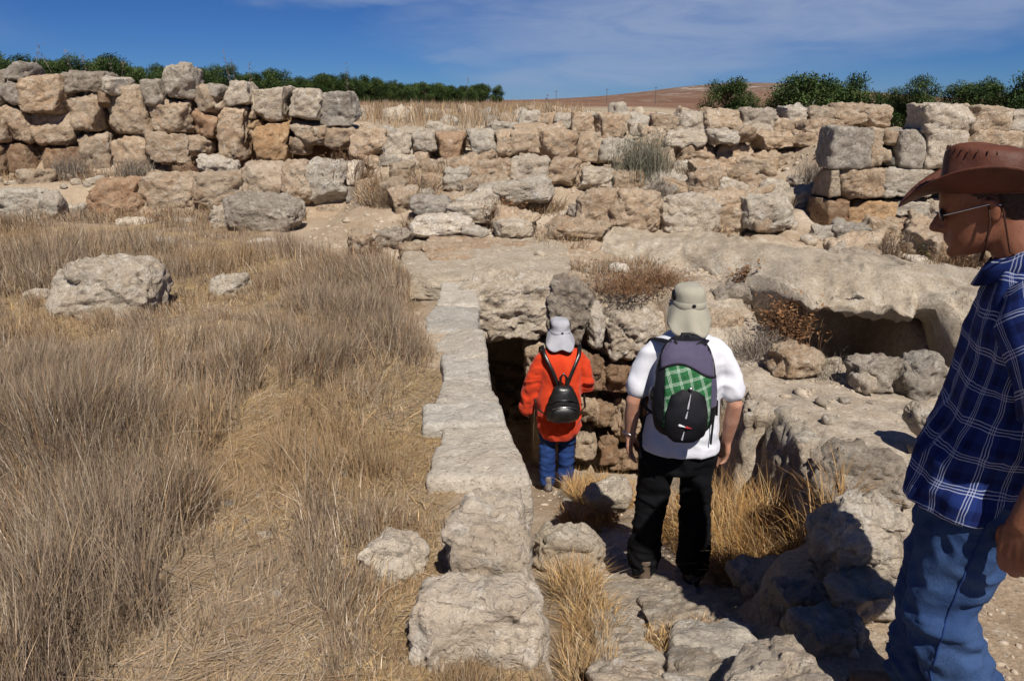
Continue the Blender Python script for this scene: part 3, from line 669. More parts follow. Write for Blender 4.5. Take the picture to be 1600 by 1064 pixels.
for key, lab, cnt, fn in AREAS:
    for i in range(cnt):
        x, y = fn(); me = r2.choice(protos); s = r2.uniform(.35, 1.1)*(.28 if key == 'field' else .5 if key == 'steps' else (.7 if key == 'platform' else 1.1))
        if key == 'platform' and y > ledge_y(x)-.1: y = ledge_y(x)-.3
        t = r2.choice('ppwt'); m, c = tinted(t)
        o = bpy.data.objects.new('loose_stone', me); COL.objects.link(o)
        if not me.materials: me.materials.append(M['stone_pale'])
        o.color = (*c, 1); o.location = (x, y, float(G(x, y))+.02*s); o.scale = (s, s, s*r2.uniform(.8, 1.2)); o.rotation_euler = (r2.uniform(-.3, .3), r2.uniform(-.3, .3), r2.uniform(0, 6))
        tag(o, lab, 'stone', lab.replace('small ', 'small stones: '), 'thing')
# ------------------------------------------------------------------ people
def V3(*a): return np.array(a, float)
def tube(pts, rad, n=12, flat=None):
    """closed tube with rounded ends through pts; rad per point (scalar or (ra, rb) across/along the frame)"""
    P = [np.asarray(p, float) for p in pts]
    R = [(r, r) if np.isscalar(r) else r for r in (rad if isinstance(rad, (list, tuple)) and len(rad) == len(P) else [rad]*len(P))]
    T = []
    for i in range(len(P)):
        t = P[min(i+1, len(P)-1)]-P[max(i-1, 0)]; T.append(t/(np.linalg.norm(t)+1e-9))
    up = np.asarray(flat, float) if flat is not None else (V3(0, 0, 1) if abs(T[0][2]) < .9 else V3(0, 1, 0))
    rings = []; u = None
    for i in range(len(P)):
        base = up if u is None or flat is not None else u
        u = base-T[i]*np.dot(base, T[i]); u /= np.linalg.norm(u)+1e-9; w = np.cross(T[i], u)
        rings.append((P[i], u, w, T[i], R[i]))
    out = []; a = np.linspace(0, 2*math.pi, n, endpoint=False)
    def ring(c, u, w, ra, rb): return c+np.outer(np.cos(a)*ra, u)+np.outer(np.sin(a)*rb, w)
    c, u, w, t, (ra, rb) = rings[0]
    for th in (75, 45, 20): out.append(ring(c-t*math.sin(math.radians(th))*min(ra, rb), u, w, ra*math.cos(math.radians(th)), rb*math.cos(math.radians(th))))
    for c, u, w, t, (ra, rb) in rings: out.append(ring(c, u, w, ra, rb))
    for th in (20, 45, 75): out.append(ring(c+t*math.sin(math.radians(th))*min(ra, rb), u, w, ra*math.cos(math.radians(th)), rb*math.cos(math.radians(th))))
    V = np.concatenate(out); m = len(out); ii = np.arange(m*n).reshape(m, n)
    F = [tuple(x) for x in np.stack([ii[:-1], np.roll(ii, -1, 1)[:-1], np.roll(ii, -1, 1)[1:], ii[1:]], -1).reshape(-1, 4)]
    F.append(tuple(ii[0][::-1])); F.append(tuple(ii[-1]))
    return V, F
def loft(rings, n=32, cap0=True, cap1=True):
    """rings: (cx, cy, cz, half x, half y[, exponent[, pitch]]) bottom to top -> V, F, UV in metres"""
    a = np.linspace(0, 2*math.pi, n, endpoint=False); out = []; uv = []
    for r in rings:
        cx, cy, cz, ha, hb = r[:5]; e = r[5] if len(r) > 5 else 2.2; pit = r[6] if len(r) > 6 else 0.0
        x = np.sign(np.cos(a))*np.abs(np.cos(a))**(2/e)*ha; y = np.sign(np.sin(a))*np.abs(np.sin(a))**(2/e)*hb
        out.append(np.stack([cx+x, cy+y*math.cos(pit), cz+y*math.sin(pit)], -1))
        uv.append(np.stack([a/(2*math.pi)*2*math.pi*.19, np.full(n, cz)], -1))
    V = np.concatenate(out); m = len(out); ii = np.arange(m*n).reshape(m, n)
    F = [tuple(x) for x in np.stack([ii[:-1], np.roll(ii, -1, 1)[:-1], np.roll(ii, -1, 1)[1:], ii[1:]], -1).reshape(-1, 4)]
    if cap0: F.append(tuple(ii[0][::-1]))
    if cap1: F.append(tuple(ii[-1]))
    return V, F, np.concatenate(uv)
def dense(rings, k=4):
    """smooth interpolation between loft rings"""
    R = np.array([list(r)+[2.2]*(6-len(r)) if len(r) < 6 else list(r)[:6] for r in rings], float); m = len(R)
    t = np.linspace(0, m-1, (m-1)*k+1); out = []
    for x in t:
        i = min(int(x), m-2); f = x-i
        p0, p1, p2, p3 = R[max(i-1, 0)], R[i], R[i+1], R[min(i+2, m-1)]
        out.append(tuple(.5*((2*p1)+(-p0+p2)*f+(2*p0-5*p1+4*p2-p3)*f*f+(-p0+3*p1-3*p2+p3)*f**3)))
    return out
def ball(c, r, n=12):
    a = []; rx, ry, rz = (r, r, r) if np.isscalar(r) else r
    for th in np.linspace(-88, 88, n):
        a.append((c[0], c[1], c[2]+rz*math.sin(math.radians(th)), rx*math.cos(math.radians(th)), ry*math.cos(math.radians(th)), 2.0))
    V, F, _ = loft(a, n*2); return V, F
def join(parts):
    Vs, Fs, o = [], [], 0
    for p in parts:
        V, F = p[0], p[1]; Vs.append(V); Fs += [tuple(i+o for i in f) for f in F]; o += len(V)
    return np.concatenate(Vs), Fs
def fused(name, parts, voxel=.008, smooth=6):
    """one continuous surface grown over the overlapping volumes"""
    V, F = join(parts); me = mesh_np(name+'_raw', V, F)
    o = bpy.data.objects.new(name+'_raw', me); COL.objects.link(o)
    m = o.modifiers.new('r', 'REMESH'); m.mode = 'VOXEL'; m.voxel_size = voxel; m.use_smooth_shade = True
    if smooth:
        s = o.modifiers.new('s', 'SMOOTH'); s.iterations = smooth; s.factor = .5
    dg = bpy.context.evaluated_depsgraph_get(); dg.update()
    out = bpy.data.meshes.new_from_object(o.evaluated_get(dg)); out.name = name
    bpy.data.objects.remove(o); bpy.data.meshes.remove(me)
    out.polygons.foreach_set('use_smooth', np.ones(len(out.polygons), bool))
    return out
def folds(me, amp, freq, seed=0, sharp=True, mask=None):
    V = get_co(me); N = get_no(me); P = V*np.asarray(freq, float)
    P = P+np.stack([noise(V*5, seed+3), noise(V*5, seed+4), noise(V*5, seed+5)], -1)*.5
    f = fbm(P+seed*3.1, 2, seed)
    if sharp: f = .55-np.abs(f)*1.6
    d = amp*f
    if mask is not None: d = d*mask(V)
    set_co(me, V+N*d[:, None])
def hand_parts(w, down, palm, thumb, size=1.0, curl=.35):
    """w wrist, down = along the fingers, palm = direction the palm faces, thumb = side of the thumb"""
    w, down, palm, thumb = [np.asarray(x, float) for x in (w, down, palm, thumb)]
    down = down/np.linalg.norm(down); palm = palm-down*np.dot(palm, down); palm /= np.linalg.norm(palm); thumb = np.cross(down, palm)*np.sign(np.dot(np.cross(down, palm), thumb))
    s = size; out = []
    for k, (off, ln, ml) in enumerate([(.031, .072, .088), (.010, .082, .092), (-.011, .076, .087), (-.031, .058, .078)]):
        kn = w+down*ml*s+thumb*off*s; base = w+thumb*off*.55*s
        out.append(tube([base, w+down*ml*.55*s+thumb*off*.9*s, kn], [(.016*s, .015*s), (.014*s, .016*s), (.0125*s, .0125*s)], 10))
        p = kn; ang = curl*(.6+.18*k); pts = [p]; a = ang*.6
        for seg, r in ((.44, 0), (.32, 0), (.24, 0)):
            dv = down*math.cos(a)+palm*math.sin(a); p = p+dv*ln*seg*s; pts.append(p); a += ang*1.1
        out.append(tube(pts, [.0108*s, .0100*s, .0092*s, .0078*s], 10))
    b0 = w+down*.022*s+thumb*.022*s+palm*.006*s
    d1 = down*.62+thumb*.66+palm*.28; d1 /= np.linalg.norm(d1); d2 = down*.86+thumb*.32+palm*.42; d2 /= np.linalg.norm(d2)
    p1 = b0+d1*.042*s; p2 = p1+d2*.034*s; p3 = p2+(d2+palm*.2)*.026*s
    out.append(tube([b0, p1, p2, p3], [.0155*s, .0135*s, .0115*s, .009*s], 10))
    out.append(tube([w-down*.03*s, w+down*.02*s, w+down*.05*s], [(.020*s, .026*s), (.0165*s, .032*s), (.014*s, .036*s)], 12, flat=palm))
    return out
def head_parts(c, s=1.0, pitch=0.0):
    """c = middle of the chin-to-crown axis over the neck; facing +y, pitch > 0 looks down"""
    H = .235*s
    lev = [(0, .082, .02, .022), (.05, .098, -.012, .038), (.12, .096, -.045, .052), (.20, .098, -.068, .060), (.27, .094, -.082, .064), (.36, .094, -.094, .069), (.45, .091, -.100, .073), (.52, .087, -.102, .075), (.58, .097, -.102, .076),
           (.68, .098, -.101, .077), (.80, .086, -.094, .071), (.90, .060, -.075, .055), (.96, .036, -.05, .036), (1.0, .012, -.02, .014)]
    R = [(0, (f+b)/2*s, t*H, w*s, (f-b)/2*s, 2.3) for t, f, b, w in lev]
    V, F, _ = loft(dense(R, 3), 36)
    parts = [(V, F)]
    def add(p): parts.append(p)
    # nose, brows, lips, chin, ears
    add(tube([V3(0, .085, .55*H), V3(0, .104, .46*H), V3(0, .120, .365*H)], [(.010, .009), (.011, .011), (.013, .014)], 10))
    add(ball((0, .108, .335*H), (.017, .014, .010)))
    add(tube([V3(-.045, .078, .565*H), V3(-.02, .094, .575*H), V3(.02, .094, .575*H), V3(.045, .078, .565*H)], .009, 8))
    add(tube([V3(-.022, .086, .222*H), V3(0, .100, .232*H), V3(.022, .086, .222*H)], [.005, .0075, .005], 8))
    add(tube([V3(-.020, .085, .188*H), V3(0, .098, .184*H), V3(.020, .085, .188*H)], [.005, .0075, .005], 8))
    add(ball((0, .088, .06*H), (.022, .016, .016)))
    for sg in (-1, 1):
        add(ball((sg*.078, -.012, .46*H), (.010, .018, .032)))
        add(tube([V3(sg*.083, -.004, .39*H), V3(sg*.089, -.02, .47*H), V3(sg*.089, -.012, .57*H), V3(sg*.082, .004, .56*H)], .0055, 8))
        add(ball((sg*.030, .080, .50*H), (.014, .010, .009)))
    rot = np.array(Matrix.Rotation(-pitch, 3, 'X')); o = np.asarray(c, float); piv = V3(0, -.02, .15*H)
    return [((p[0]*(1 if i == 0 else V3(s, s, 1))-piv)@rot.T+piv+o, p[1]) for i, p in enumerate(parts)], (rot, piv, o, H)

def skin_mat(name, a, b_):
    m, nt, b = new_mat(name); q = NB(nt); v = q.objvec(False)
    c = q.mix(q.rng(q.noise(v, 14, 5, .6), .35, .65), a, b_); c = q.mix(q.rng(q.noise(v, 120, 3, .6), .55, .75), c, tuple(x*.75 for x in a))
    nt.links.new(c, b.inputs['Base Color']); b.inputs['Roughness'].default_value = .5; b.inputs['Specular IOR Level'].default_value = .35
    nt.links.new(q.bump(q.noise(v, 260, 3, .6), .25, .002), b.inputs['Normal'])
    return m
M['skin_a'] = skin_mat('skin_tanned', (.42, .205, .13), (.50, .27, .185))
M['skin_b'] = skin_mat('skin_sunburnt_shaded', (.18, .068, .037), (.23, .095, .055))  # sunburnt skin, lowered further to put the hat's shade into the colour
def cloth_mat(name, a, b_=None, scale=9, weave=900, bump=.25, rough=.9):
    m, nt, b = new_mat(name); q = NB(nt); v = q.objvec(False)
    c = q.mix(q.rng(q.noise(v, scale, 5, .6), .35, .65), a, b_ or tuple(x*.85 for x in a)); nt.links.new(c, b.inputs['Base Color'])
    b.inputs['Roughness'].default_value = rough; b.inputs['Sheen Weight'].default_value = .0 if max(a) < .05 else .1; b.inputs['Specular IOR Level'].default_value = .15
    nt.links.new(q.bump(q.noise(v, 26, 4, .6), .25, .010, q.bump(q.noise(v, weave, 2, .5), bump, .0015)), b.inputs['Normal'])
    return m
M['white_cotton'] = cloth_mat('white_cotton', (.68, .69, .73), (.63, .64, .69))
M['black_cloth'] = cloth_mat('black_cloth', (.0035, .0035, .005), (.005, .005, .0065))
M['khaki'] = cloth_mat('khaki_cloth', (.36, .34, .27), (.31, .29, .23))
M['grey_hat'] = cloth_mat('grey_hat_cloth', (.40, .40, .43), (.34, .34, .37))
M['red_cloth'] = cloth_mat('orange_red_cotton', (.62, .055, .015), (.50, .038, .010))
M['black_nylon'] = cloth_mat('black_nylon', (.007, .007, .009), (.012, .012, .015), rough=.6)
M['purple_nylon'] = cloth_mat('slate_purple_nylon', (.085, .075, .125), (.07, .06, .105), rough=.7)
M['black_leather'] = flat_mat('black_leather', (.008, .008, .008), .32, (.014, .013, .012), 20, .3, 60, .5)
M['brown_leather'] = flat_mat('brown_leather', (.11, .037, .021), .6, (.065, .023, .014), 9, .7, 40, .3)
M['dark_leather'] = flat_mat('dark_brown_leather', (.05, .02, .012), .7, (.035, .015, .01), 16, .3, 70, .2)
M['lens'] = flat_mat('dark_lens', (.012, .012, .014), .12, (.015, .015, .015), 5, 0, 5, .5)
M['steel'] = flat_mat('bright_metal', (.6, .6, .62), .25, (.5, .5, .52), 20, 0, 5, .5, 1.0)
M['shoe_brown'] = flat_mat('worn_shoe_leather', (.10, .07, .05), .8, (.16, .125, .095), 25, .4, 90)
M['shoe_grey'] = flat_mat('grey_boot', (.12, .10, .09), .85, (.22, .19, .16), 30, .4, 90)
M['sole'] = flat_mat('rubber_sole', (.05, .04, .035), .9)
M['hair'] = flat_mat('short_dark_hair', (.035, .022, .015), .7, (.06, .04, .03), 120, .6, 300)
M['tape'] = flat_mat('reflective_tape', (.55, .55, .6), .5)
M['label_red'] = flat_mat('red_print', (.35, .03, .04), .7)
M['label_white'] = flat_mat('white_print', (.7, .7, .72), .7)
M['olive'] = cloth_mat('olive_webbing', (.16, .12, .03), (.12, .09, .02))
def denim_mat(name, a, b_, fade):
    m, nt, b = new_mat(name); q = NB(nt); v = q.objvec(False)
    c = q.mix(q.rng(q.noise(v, 5, 5, .6, .5), .38, .62), a, b_); c = q.mix(q.rng(q.noise(v, 2.4, 3, .5), .52, .72), c, fade)
    mp = q.n('ShaderNodeMapping'); mp.inputs['Scale'].default_value = (900, 900, 120); nt.links.new(v, mp.inputs['Vector'])
    c = q.mix(1.0, c, q.rng(q.noise(mp.outputs[0], 1, 2, .5), .3, .7, .72, 1.25), 'MULTIPLY')
    nt.links.new(c, b.inputs['Base Color']); b.inputs['Roughness'].default_value = .9; b.inputs['Specular IOR Level'].default_value = .15
    nt.links.new(q.bump(q.noise(v, 22, 5, .65), .35, .012, q.bump(q.noise(v, 500, 2, .5), .3, .002)), b.inputs['Normal'])
    return m
M['denim'] = denim_mat('faded_denim', (.022, .048, .125), (.036, .072, .165), (.085, .115, .165))
M['denim_dark'] = denim_mat('dark_denim', (.012, .032, .12), (.018, .044, .15), (.028, .06, .17))
def plaid_mat(name, base, dark, line, pu, pv, tilt=0.0):
    m, nt, b = new_mat(name); q = NB(nt)
    uv = q.n('ShaderNodeTexCoord').outputs['UV']; sx = q.sep(uv); ob = q.objvec(False)
    wob = q.math('MULTIPLY', q.math('SUBTRACT', q.noise(ob, 6, 3), .5), .045)
    def bands(val, per):
        f = q.math('FRACT', q.math('DIVIDE', q.math('ADD', val, wob), per))
        ln = None
        for c0 in (.38, .47, .56):
            d = q.math('ABSOLUTE', q.math('SUBTRACT', f, c0)); k = q.rng(d, .020, .009)
            ln = k if ln is None else q.math('MAXIMUM', ln, k)
        wide = q.rng(q.math('ABSOLUTE', q.math('SUBTRACT', f, .97)), .24, .22)
        return ln, wide
    l1, w1 = bands(sx[0], pu); l2, w2 = bands(sx[1], pv)
    c = q.mix(q.math('MULTIPLY', q.math('ADD', w1, w2), .5), base, dark)
    c = q.mix(q.math('MULTIPLY', q.math('MAXIMUM', l1, l2), .72), c, line)
    c = q.mix(q.math('MULTIPLY', q.math('MULTIPLY', l1, l2), .8), c, tuple(min(1, x*1.15) for x in line))
    nt.links.new(c, b.inputs['Base Color']); b.inputs['Roughness'].default_value = .9; b.inputs['Specular IOR Level'].default_value = .15
    nt.links.new(q.bump(q.noise(ob, 24, 4, .6), .3, .010), b.inputs['Normal'])
    return m
M['check'] = plaid_mat('blue_check_cotton', (.011, .026, .13), (.005, .010, .058), (.38, .42, .54), .088, .088)  # blues set darker, with shade on the shirt put into its colour
M['green_check'] = plaid_mat('green_check_nylon', (.025, .12, .045), (.018, .085, .03), (.55, .65, .55), .062, .062)

def legs(pelvis, L, R, seed, r=(.112, .10, .085, .09, .088), voxel=.010, amp=.012):
    """pelvis rings + two legs (hip, knee, ankle points)"""
    parts = []
    V, F, _ = loft(dense(pelvis, 4), 36); parts.append((V, F))
    for hip, knee, ank in (L, R):
        hip, knee, ank = map(np.array, (hip, knee, ank)); pts = [hip, hip*.6+knee*.4, knee, knee*.5+ank*.5, ank]
        parts.append(tube(pts, list(r), 20))
    me = fused('trousers', parts, voxel, 8)
    folds(me, amp, (7, 7, 11), seed)
    zk = (L[1][2]+R[1][2])/2
    folds(me, amp*1.3, (6, 6, 24), seed+5, mask=lambda V: np.clip(1-np.abs(V[:, 2]-.14)/.22, 0, 1)+.7*np.clip(1-np.abs(V[:, 2]-zk)/.16, 0, 1))
    return me
def shoe(ank, yaw=0.0, pitch=0.0, s=1.0):
    rot = np.array(Matrix.Rotation(yaw, 3, 'Z')@Matrix.Rotation(pitch, 3, 'X'))
    up = [loft(dense([(0, .02, .012, .046, .135, 2.4), (0, .02, .045, .046, .132, 2.4), (0, -.01, .075, .040, .095, 2.2), (0, -.05, .105, .036, .056), (0, -.055, .14, .036, .048)], 4), 28)[:2]]
    so = [loft([(0, .02, -.012, .047, .138, 2.5), (0, .02, .004, .051, .144, 2.5), (0, .02, .018, .050, .143, 2.5)], 28)[:2]]
    f = lambda parts: [((p[0]*s)@rot.T+np.asarray(ank, float), p[1]) for p in parts]
    return f(up), f(so)
def flap_hat(P, pre, mat, band_z, r=(.094, .112), crown=.115, flap=.17, flat=2.4, tilt=.0, cen=(0, 0), flare=.34):
    """sun hat with a cloth neck flap behind and a brim in front"""
    out = []
    cx, cy = cen
    rings = [(cx, cy, band_z, r[0], r[1]), (cx, cy, band_z+crown*.35, r[0]*1.0, r[1]*1.0), (cx, cy, band_z+crown*.7, r[0]*.93, r[1]*.93, flat), (cx, cy, band_z+crown*.92, r[0]*.72, r[1]*.72, flat), (cx, cy, band_z+crown, r[0]*.35, r[1]*.35), (cx, cy, band_z+crown*1.01, .01, .01)]
    V, F, uv = loft(dense(rings, 5), 40, cap0=False); me = mesh_np('crown', V, F); folds(me, .004, (14, 14, 14), 3, False)
    crownO = link('hat_crown', me, P, mat)
    # flap and brim: a skirt whose length varies with direction (long behind, stiff brim in front)
    n, m = 72, 12; a = np.linspace(0, 2*math.pi, n, endpoint=False); rows = []
    back = np.clip((-np.sin(a)+.25)/1.0, 0, 1)**.7; front = np.clip((np.sin(a)-.15)/.85, 0, 1)
    for j in range(m):
        t = j/(m-1)
        rr = 1+t*(flare*back+.65*front+.05); rr = rr+t*back*.10*np.sin(a*5+1.3)*t
        z = band_z+.006-t*(flap*back+.02*front)+.012*np.sin(a*7)*t*back
        rows.append(np.stack([cx+np.cos(a)*r[0]*rr*1.01, cy+np.sin(a)*r[1]*rr*1.01, z], -1))
    V = np.concatenate(rows); ii = np.arange(m*n).reshape(m, n)
    F = np.stack([ii[:-1], ii[1:], np.roll(ii, -1, 1)[1:], np.roll(ii, -1, 1)[:-1]], -1).reshape(-1, 4)
    me = mesh_np('flap', V, F); folds(me, .005, (9, 9, 4), 5, False)
    o = link('neck_flap', me, P, mat); sm = o.modifiers.new('thick', 'SOLIDIFY'); sm.thickness = .003
    V, F, _ = loft([(cx, cy, band_z-.012, r[0]*1.03, r[1]*1.03), (cx, cy, band_z-.010, r[0]*1.05, r[1]*1.05), (cx, cy, band_z+.018, r[0]*1.045, r[1]*1.045), (cx, cy, band_z+.022, r[0]*1.01, r[1]*1.01)], 40, False, False)
    link('hat_band', mesh_np('band', V, F), crownO, mat)
    V, F = ball((cx+.008, cy-r[1]*1.05, band_z+.012), (.011, .007, .009), 8); link('toggle', mesh_np('toggle', V, F), crownO, M['black_nylon'])
    return crownO
def patch(name, surf, zs, lr, off, nx=16, parent=None, mat=None, uv=True):
    """panel lying on surface y = surf(x, z): rows zs, left/right limits lr(z)"""
    rows = []; tex = []
    for z in zs:
        l, r_ = lr(z); x = np.linspace(l, r_, nx)
        zz = np.full(nx, z)
        rows.append(np.stack([x, surf(x, zz)-off, zz], -1)); tex.append(np.stack([x+zz*.35, zz-x*.35], -1))
    V = np.concatenate(rows); m = len(zs); ii = np.arange(m*nx).reshape(m, nx)
    F = np.stack([ii[:-1, :-1], ii[:-1, 1:], ii[1:, 1:], ii[1:, :-1]], -1).reshape(-1, 4)
    o = link(name, mesh_np(name, V, F, uv=np.concatenate(tex)), parent, mat)
    s = o.modifiers.new('thick', 'SOLIDIFY'); s.thickness = .004; s.offset = 0
    return o
def curve(pts, k=5):
    P = np.array(pts, float); m = len(P); out = []
    for x in np.linspace(0, m-1, (m-1)*k+1):
        i = min(int(x), m-2); f = x-i; p0, p1, p2, p3 = P[max(i-1, 0)], P[i], P[i+1], P[min(i+2, m-1)]
        out.append(.5*((2*p1)+(-p0+p2)*f+(2*p0-5*p1+4*p2-p3)*f*f+(-p0+3*p1-3*p2+p3)*f**3))
    return out
def simple(name, part, parent, mat):
    return link(name, mesh_np(name, part[0], part[1]), parent, mat)

# ---------------- man in the white shirt, seen from behind
AX, AY = .855, 3.57
A = empty('person', (AX, AY, float(stair_z(AY))+.035), math.radians(-3)); A.scale = (.93, .93, .945)
tag(A, 'person in white polo shirt, black trousers and khaki flap hat walking down the steps', 'person', None, 'thing')
hp, _t = head_parts((0, .075, 1.485), 1.0, .55)
body = hp+[tube([V3(0, -.01, 1.38), V3(0, .02, 1.47), V3(0, .06, 1.55)], [.062, .058, .058], 16), loft(dense([(0, 0, .86, .17, .11), (0, 0, 1.05, .17, .11), (0, 0, 1.25, .19, .11), (0, 0, 1.40, .15, .09), (0, 0, 1.46, .07, .06)], 3), 28)[:2]]
for sg, el, wr in ((-1, (-.268, -.03, 1.10), (-.272, .04, .865)), (1, (.268, -.03, 1.09), (.262, .05, .845))):
    sh = V3(sg*.165, 0, 1.375); el = np.array(el); wr = np.array(wr)
    body.append(tube([sh, sh*.5+el*.5, el, el*.6+wr*.4, wr], [.040, .040, .042, .041, .029], 16))
    body += hand_parts(wr, (-sg*.06, .12, -1), (-sg*.8, -.25, 0), (0, 1, 0), 1.02, .38)
LA = (((-.10, 0, .83), (-.135, .03, .46), (-.165, .02, .085)), ((.10, 0, .83), (.115, .05, .47), (.115, -.03, .115)))
for lg in LA: body.append(tube([np.array(p) for p in lg], [.065, .045, .04], 12))
link('body', fused('body', body, .0085, 2), A, M['skin_a'])
sh = [loft(dense([(0, .005, .825, .205, .160, 2.4), (0, .005, .845, .208, .161, 2.4), (0, .005, .90, .204, .158, 2.3), (0, 0, 1.0, .192, .150, 2.3), (0, 0, 1.10, .190, .150, 2.3), (0, 0, 1.20, .192, .150), (0, 0, 1.30, .196, .145), (0, 0, 1.38, .185, .125), (0, 0, 1.43, .145, .105), (0, .005, 1.465, .10, .085), (0, .015, 1.49, .072, .072)], 4), 48)[:2]]
for sg in (-1, 1): sh.append(tube([V3(sg*.135, 0, 1.385), V3(sg*.185, -.005, 1.345), V3(sg*.220, -.012, 1.27), V3(sg*.250, -.020, 1.165)], [.062, .064, .063, (.066, .070)], 22))
me = fused('shirt', sh, .009, 6); folds(me, .009, (5, 5, 8), 21); folds(me, .005, (11, 11, 3), 24, mask=lambda V: np.clip((1.15-V[:, 2])/.3, 0, 1))
link('shirt', me, A, M['white_cotton'])
V, F, _ = loft([(0, .012, 1.47, .082, .080), (0, .012, 1.50, .080, .078), (0, .018, 1.525, .072, .072), (0, .018, 1.50, .068, .068)], 36, False, False); link('collar', mesh_np('collar', V, F), A, M['white_cotton'])
me = legs([(0, .0, .70, .16, .11), (0, .0, .79, .190, .14), (0, .0, .86, .188, .138), (0, .0, .92, .165, .118), (0, .0, .96, .15, .10)],
          LA[0], LA[1], 31)
link('trousers', me, A, M['black_cloth'])
for an, yw, pt in ((V3(-.165, .03, .012), .12, 0), (V3(.115, -.01, .03), -.12, -.16)):
    up, so = shoe(an, yw, pt, 1.0); s_ = link('shoe', fused('shoe', up, .006, 4), A, M['shoe_brown']); link('sole', fused('sole', so, .006, 2), s_, M['sole'])
flap_hat(A, 'khaki', M['khaki'], 1.610, (.083, .100), .105, .13, 2.5, cen=(.004, .055), flare=.62)
simple('hat_vent', ball((-.076, .055, 1.655), (.012, .045, .028), 10), A, M['black_nylon'])
simple('wristwatch', tube([V3(-.306, .028, .895), V3(-.275, .062, .893), V3(-.246, .045, .891), V3(-.242, .015, .891), V3(-.275, -.002, .893), V3(-.306, .022, .895)], .006, 8), A, M['steel'])
# backpack on his back
BP = empty('backpack', A.location+Vector((-.035, .01, .125)), A.rotation_euler[2]); BP.scale = (.81, .88, .88); tag(BP, 'green checked and black backpack on the back of the person in white', 'backpack', None, 'thing')
bz = np.array([.905, .93, .97, 1.03, 1.1, 1.2, 1.3, 1.38, 1.43, 1.455, 1.465]); ba = np.array([.075, .12, .155, .175, .182, .180, .168, .146, .118, .08, .03]); bd = np.array([.07, .12, .165, .195, .205, .195, .165, .13, .10, .07, .03])
def b_half(z): return np.interp(z, bz, ba)
def b_dep(z): return np.interp(z, bz, bd)
def b_surf(x, z):
    a = b_half(z); q = np.clip(np.abs(x)/a, 0, .995); d = b_dep(z)
    return -.150-d/2-d/2*(1-q**2.6)**(1/2.6)
V, F, _ = loft(dense([(0, -.150-d/2, z, a, d/2, 2.6) for z, a, d in zip(bz, ba, bd)], 4), 48); me = mesh_np('pack_body', V, F); folds(me, .005, (8, 8, 8), 41)
link('pack_body', me, BP, M['black_nylon'])
wave = lambda x: 1.315+.035*np.cos((x+.05)*15)
pz = np.linspace(1.27, 1.455, 16)
def wavy_panel(name, zlo, zhi, xl, xr, off, mat, n=24, m=14):
    rows = []; tex = []
    for j in range(m):
        t = j/(m-1); x = np.linspace(xl, xr, n)
        zz = zlo(x)*(1-t)+zhi(x)*t; lim = b_half(zz)*.985; x = np.clip(x, -lim, lim)
        rows.append(np.stack([x, b_surf(x, zz)-off, zz], -1)); tex.append(np.stack([x+zz*.3, zz-x*.3], -1))
    V = np.concatenate(rows); ii = np.arange(m*n).reshape(m, n); F = np.stack([ii[:-1, :-1], ii[:-1, 1:], ii[1:, 1:], ii[1:, :-1]], -1).reshape(-1, 4)
    o = link(name, mesh_np(name, V, F, uv=np.concatenate(tex)), BP, mat); s = o.modifiers.new('thick', 'SOLIDIFY'); s.thickness = .004; s.offset = 0
    return o
wavy_panel('top_panel', wave, lambda x: 1.452+0*x, -.15, .15, .003, M['purple_nylon'])
wavy_panel('side_panel', lambda x: 1.12+0*x, lambda x: np.minimum(wave(x), 1.40), .135, .18, .003, M['purple_nylon'], 8)
wavy_panel('checked_panel', lambda x: 1.0+0*x, lambda x: wave(x)-.008, -.128, .134, .004, M['green_check'])
xs = np.linspace(-.15, .16, 24); zs_ = wave(xs); simple('piping', tube([V3(x, float(b_surf(np.array([x]), np.array([z]))[0])-.006, z) for x, z in zip(xs, zs_)], .006, 8), BP, M['black_nylon'])
# bulging black front pocket
pr = [(0, -.335, .93, .06, .03), (0, -.345, .97, .105, .04), (0, -.355, 1.04, .122, .045), (0, -.352, 1.12, .115, .042), (0, -.335, 1.19, .095, .035), (0, -.318, 1.23, .07, .022), (0, -.312, 1.245, .03, .012)]
V, F, _ = loft(dense(pr, 4), 36); me = mesh_np('front_pocket', V, F); folds(me, .004, (10, 10, 10), 43); fp = link('front_pocket', me, BP, M['black_nylon'])
simple('zip_pull', ball((.012, -.352, 1.235), .012, 8), fp, M['steel'])
for z0, z1, x0, x1 in ((1.14, 1.215, -.004, .008), (1.09, 1.125, -.012, -.004), (.965, 1.01, -.024, -.016)):
    simple('reflective_strip', tube([V3(x0, -.396 if z0 < 1.1 and z0 > 1.05 else (-.392 if z0 > 1.1 else -.388), z0), V3(x1, -.385 if z1 > 1.2 else -.394, z1)], (.006, .002), 8, flat=(1, 0, 0)), fp, M['tape'])
simple('label_print', tube([V3(-.045, -.398, 1.048), V3(-.010, -.402, 1.040)], (.008, .002), 8, flat=(0, 0, 1)), fp, M['label_white'])
simple('label_print', tube([V3(-.006, -.402, 1.039), V3(.022, -.400, 1.033)], (.008, .002), 8, flat=(0, 0, 1)), fp, M['label_red'])
simple('bottle', ball((-.165, -.24, 1.16), (.036, .036, .05), 12), BP, M['lens'])
for sg in (-1, 1):
    simple('shoulder_strap', tube(curve([V3(sg*.080, -.18, 1.425), V3(sg*.118, -.11, 1.420), V3(sg*.145, -.03, 1.402), V3(sg*.158, .06, 1.37), V3(sg*.165, .13, 1.28), V3(sg*.17, .15, 1.12), V3(sg*.2, .08, 1.05), V3(sg*.205, -.05, 1.02), V3(sg*.165, -.17, 1.02)]), (.008, .028), 10), BP, M['black_nylon'])
simple('grab_loop', tube([V3(-.03, -.19, 1.452), V3(-.02, -.17, 1.475), V3(.02, -.17, 1.475), V3(.03, -.19, 1.452)], (.006, .012), 8), BP, M['black_nylon'])
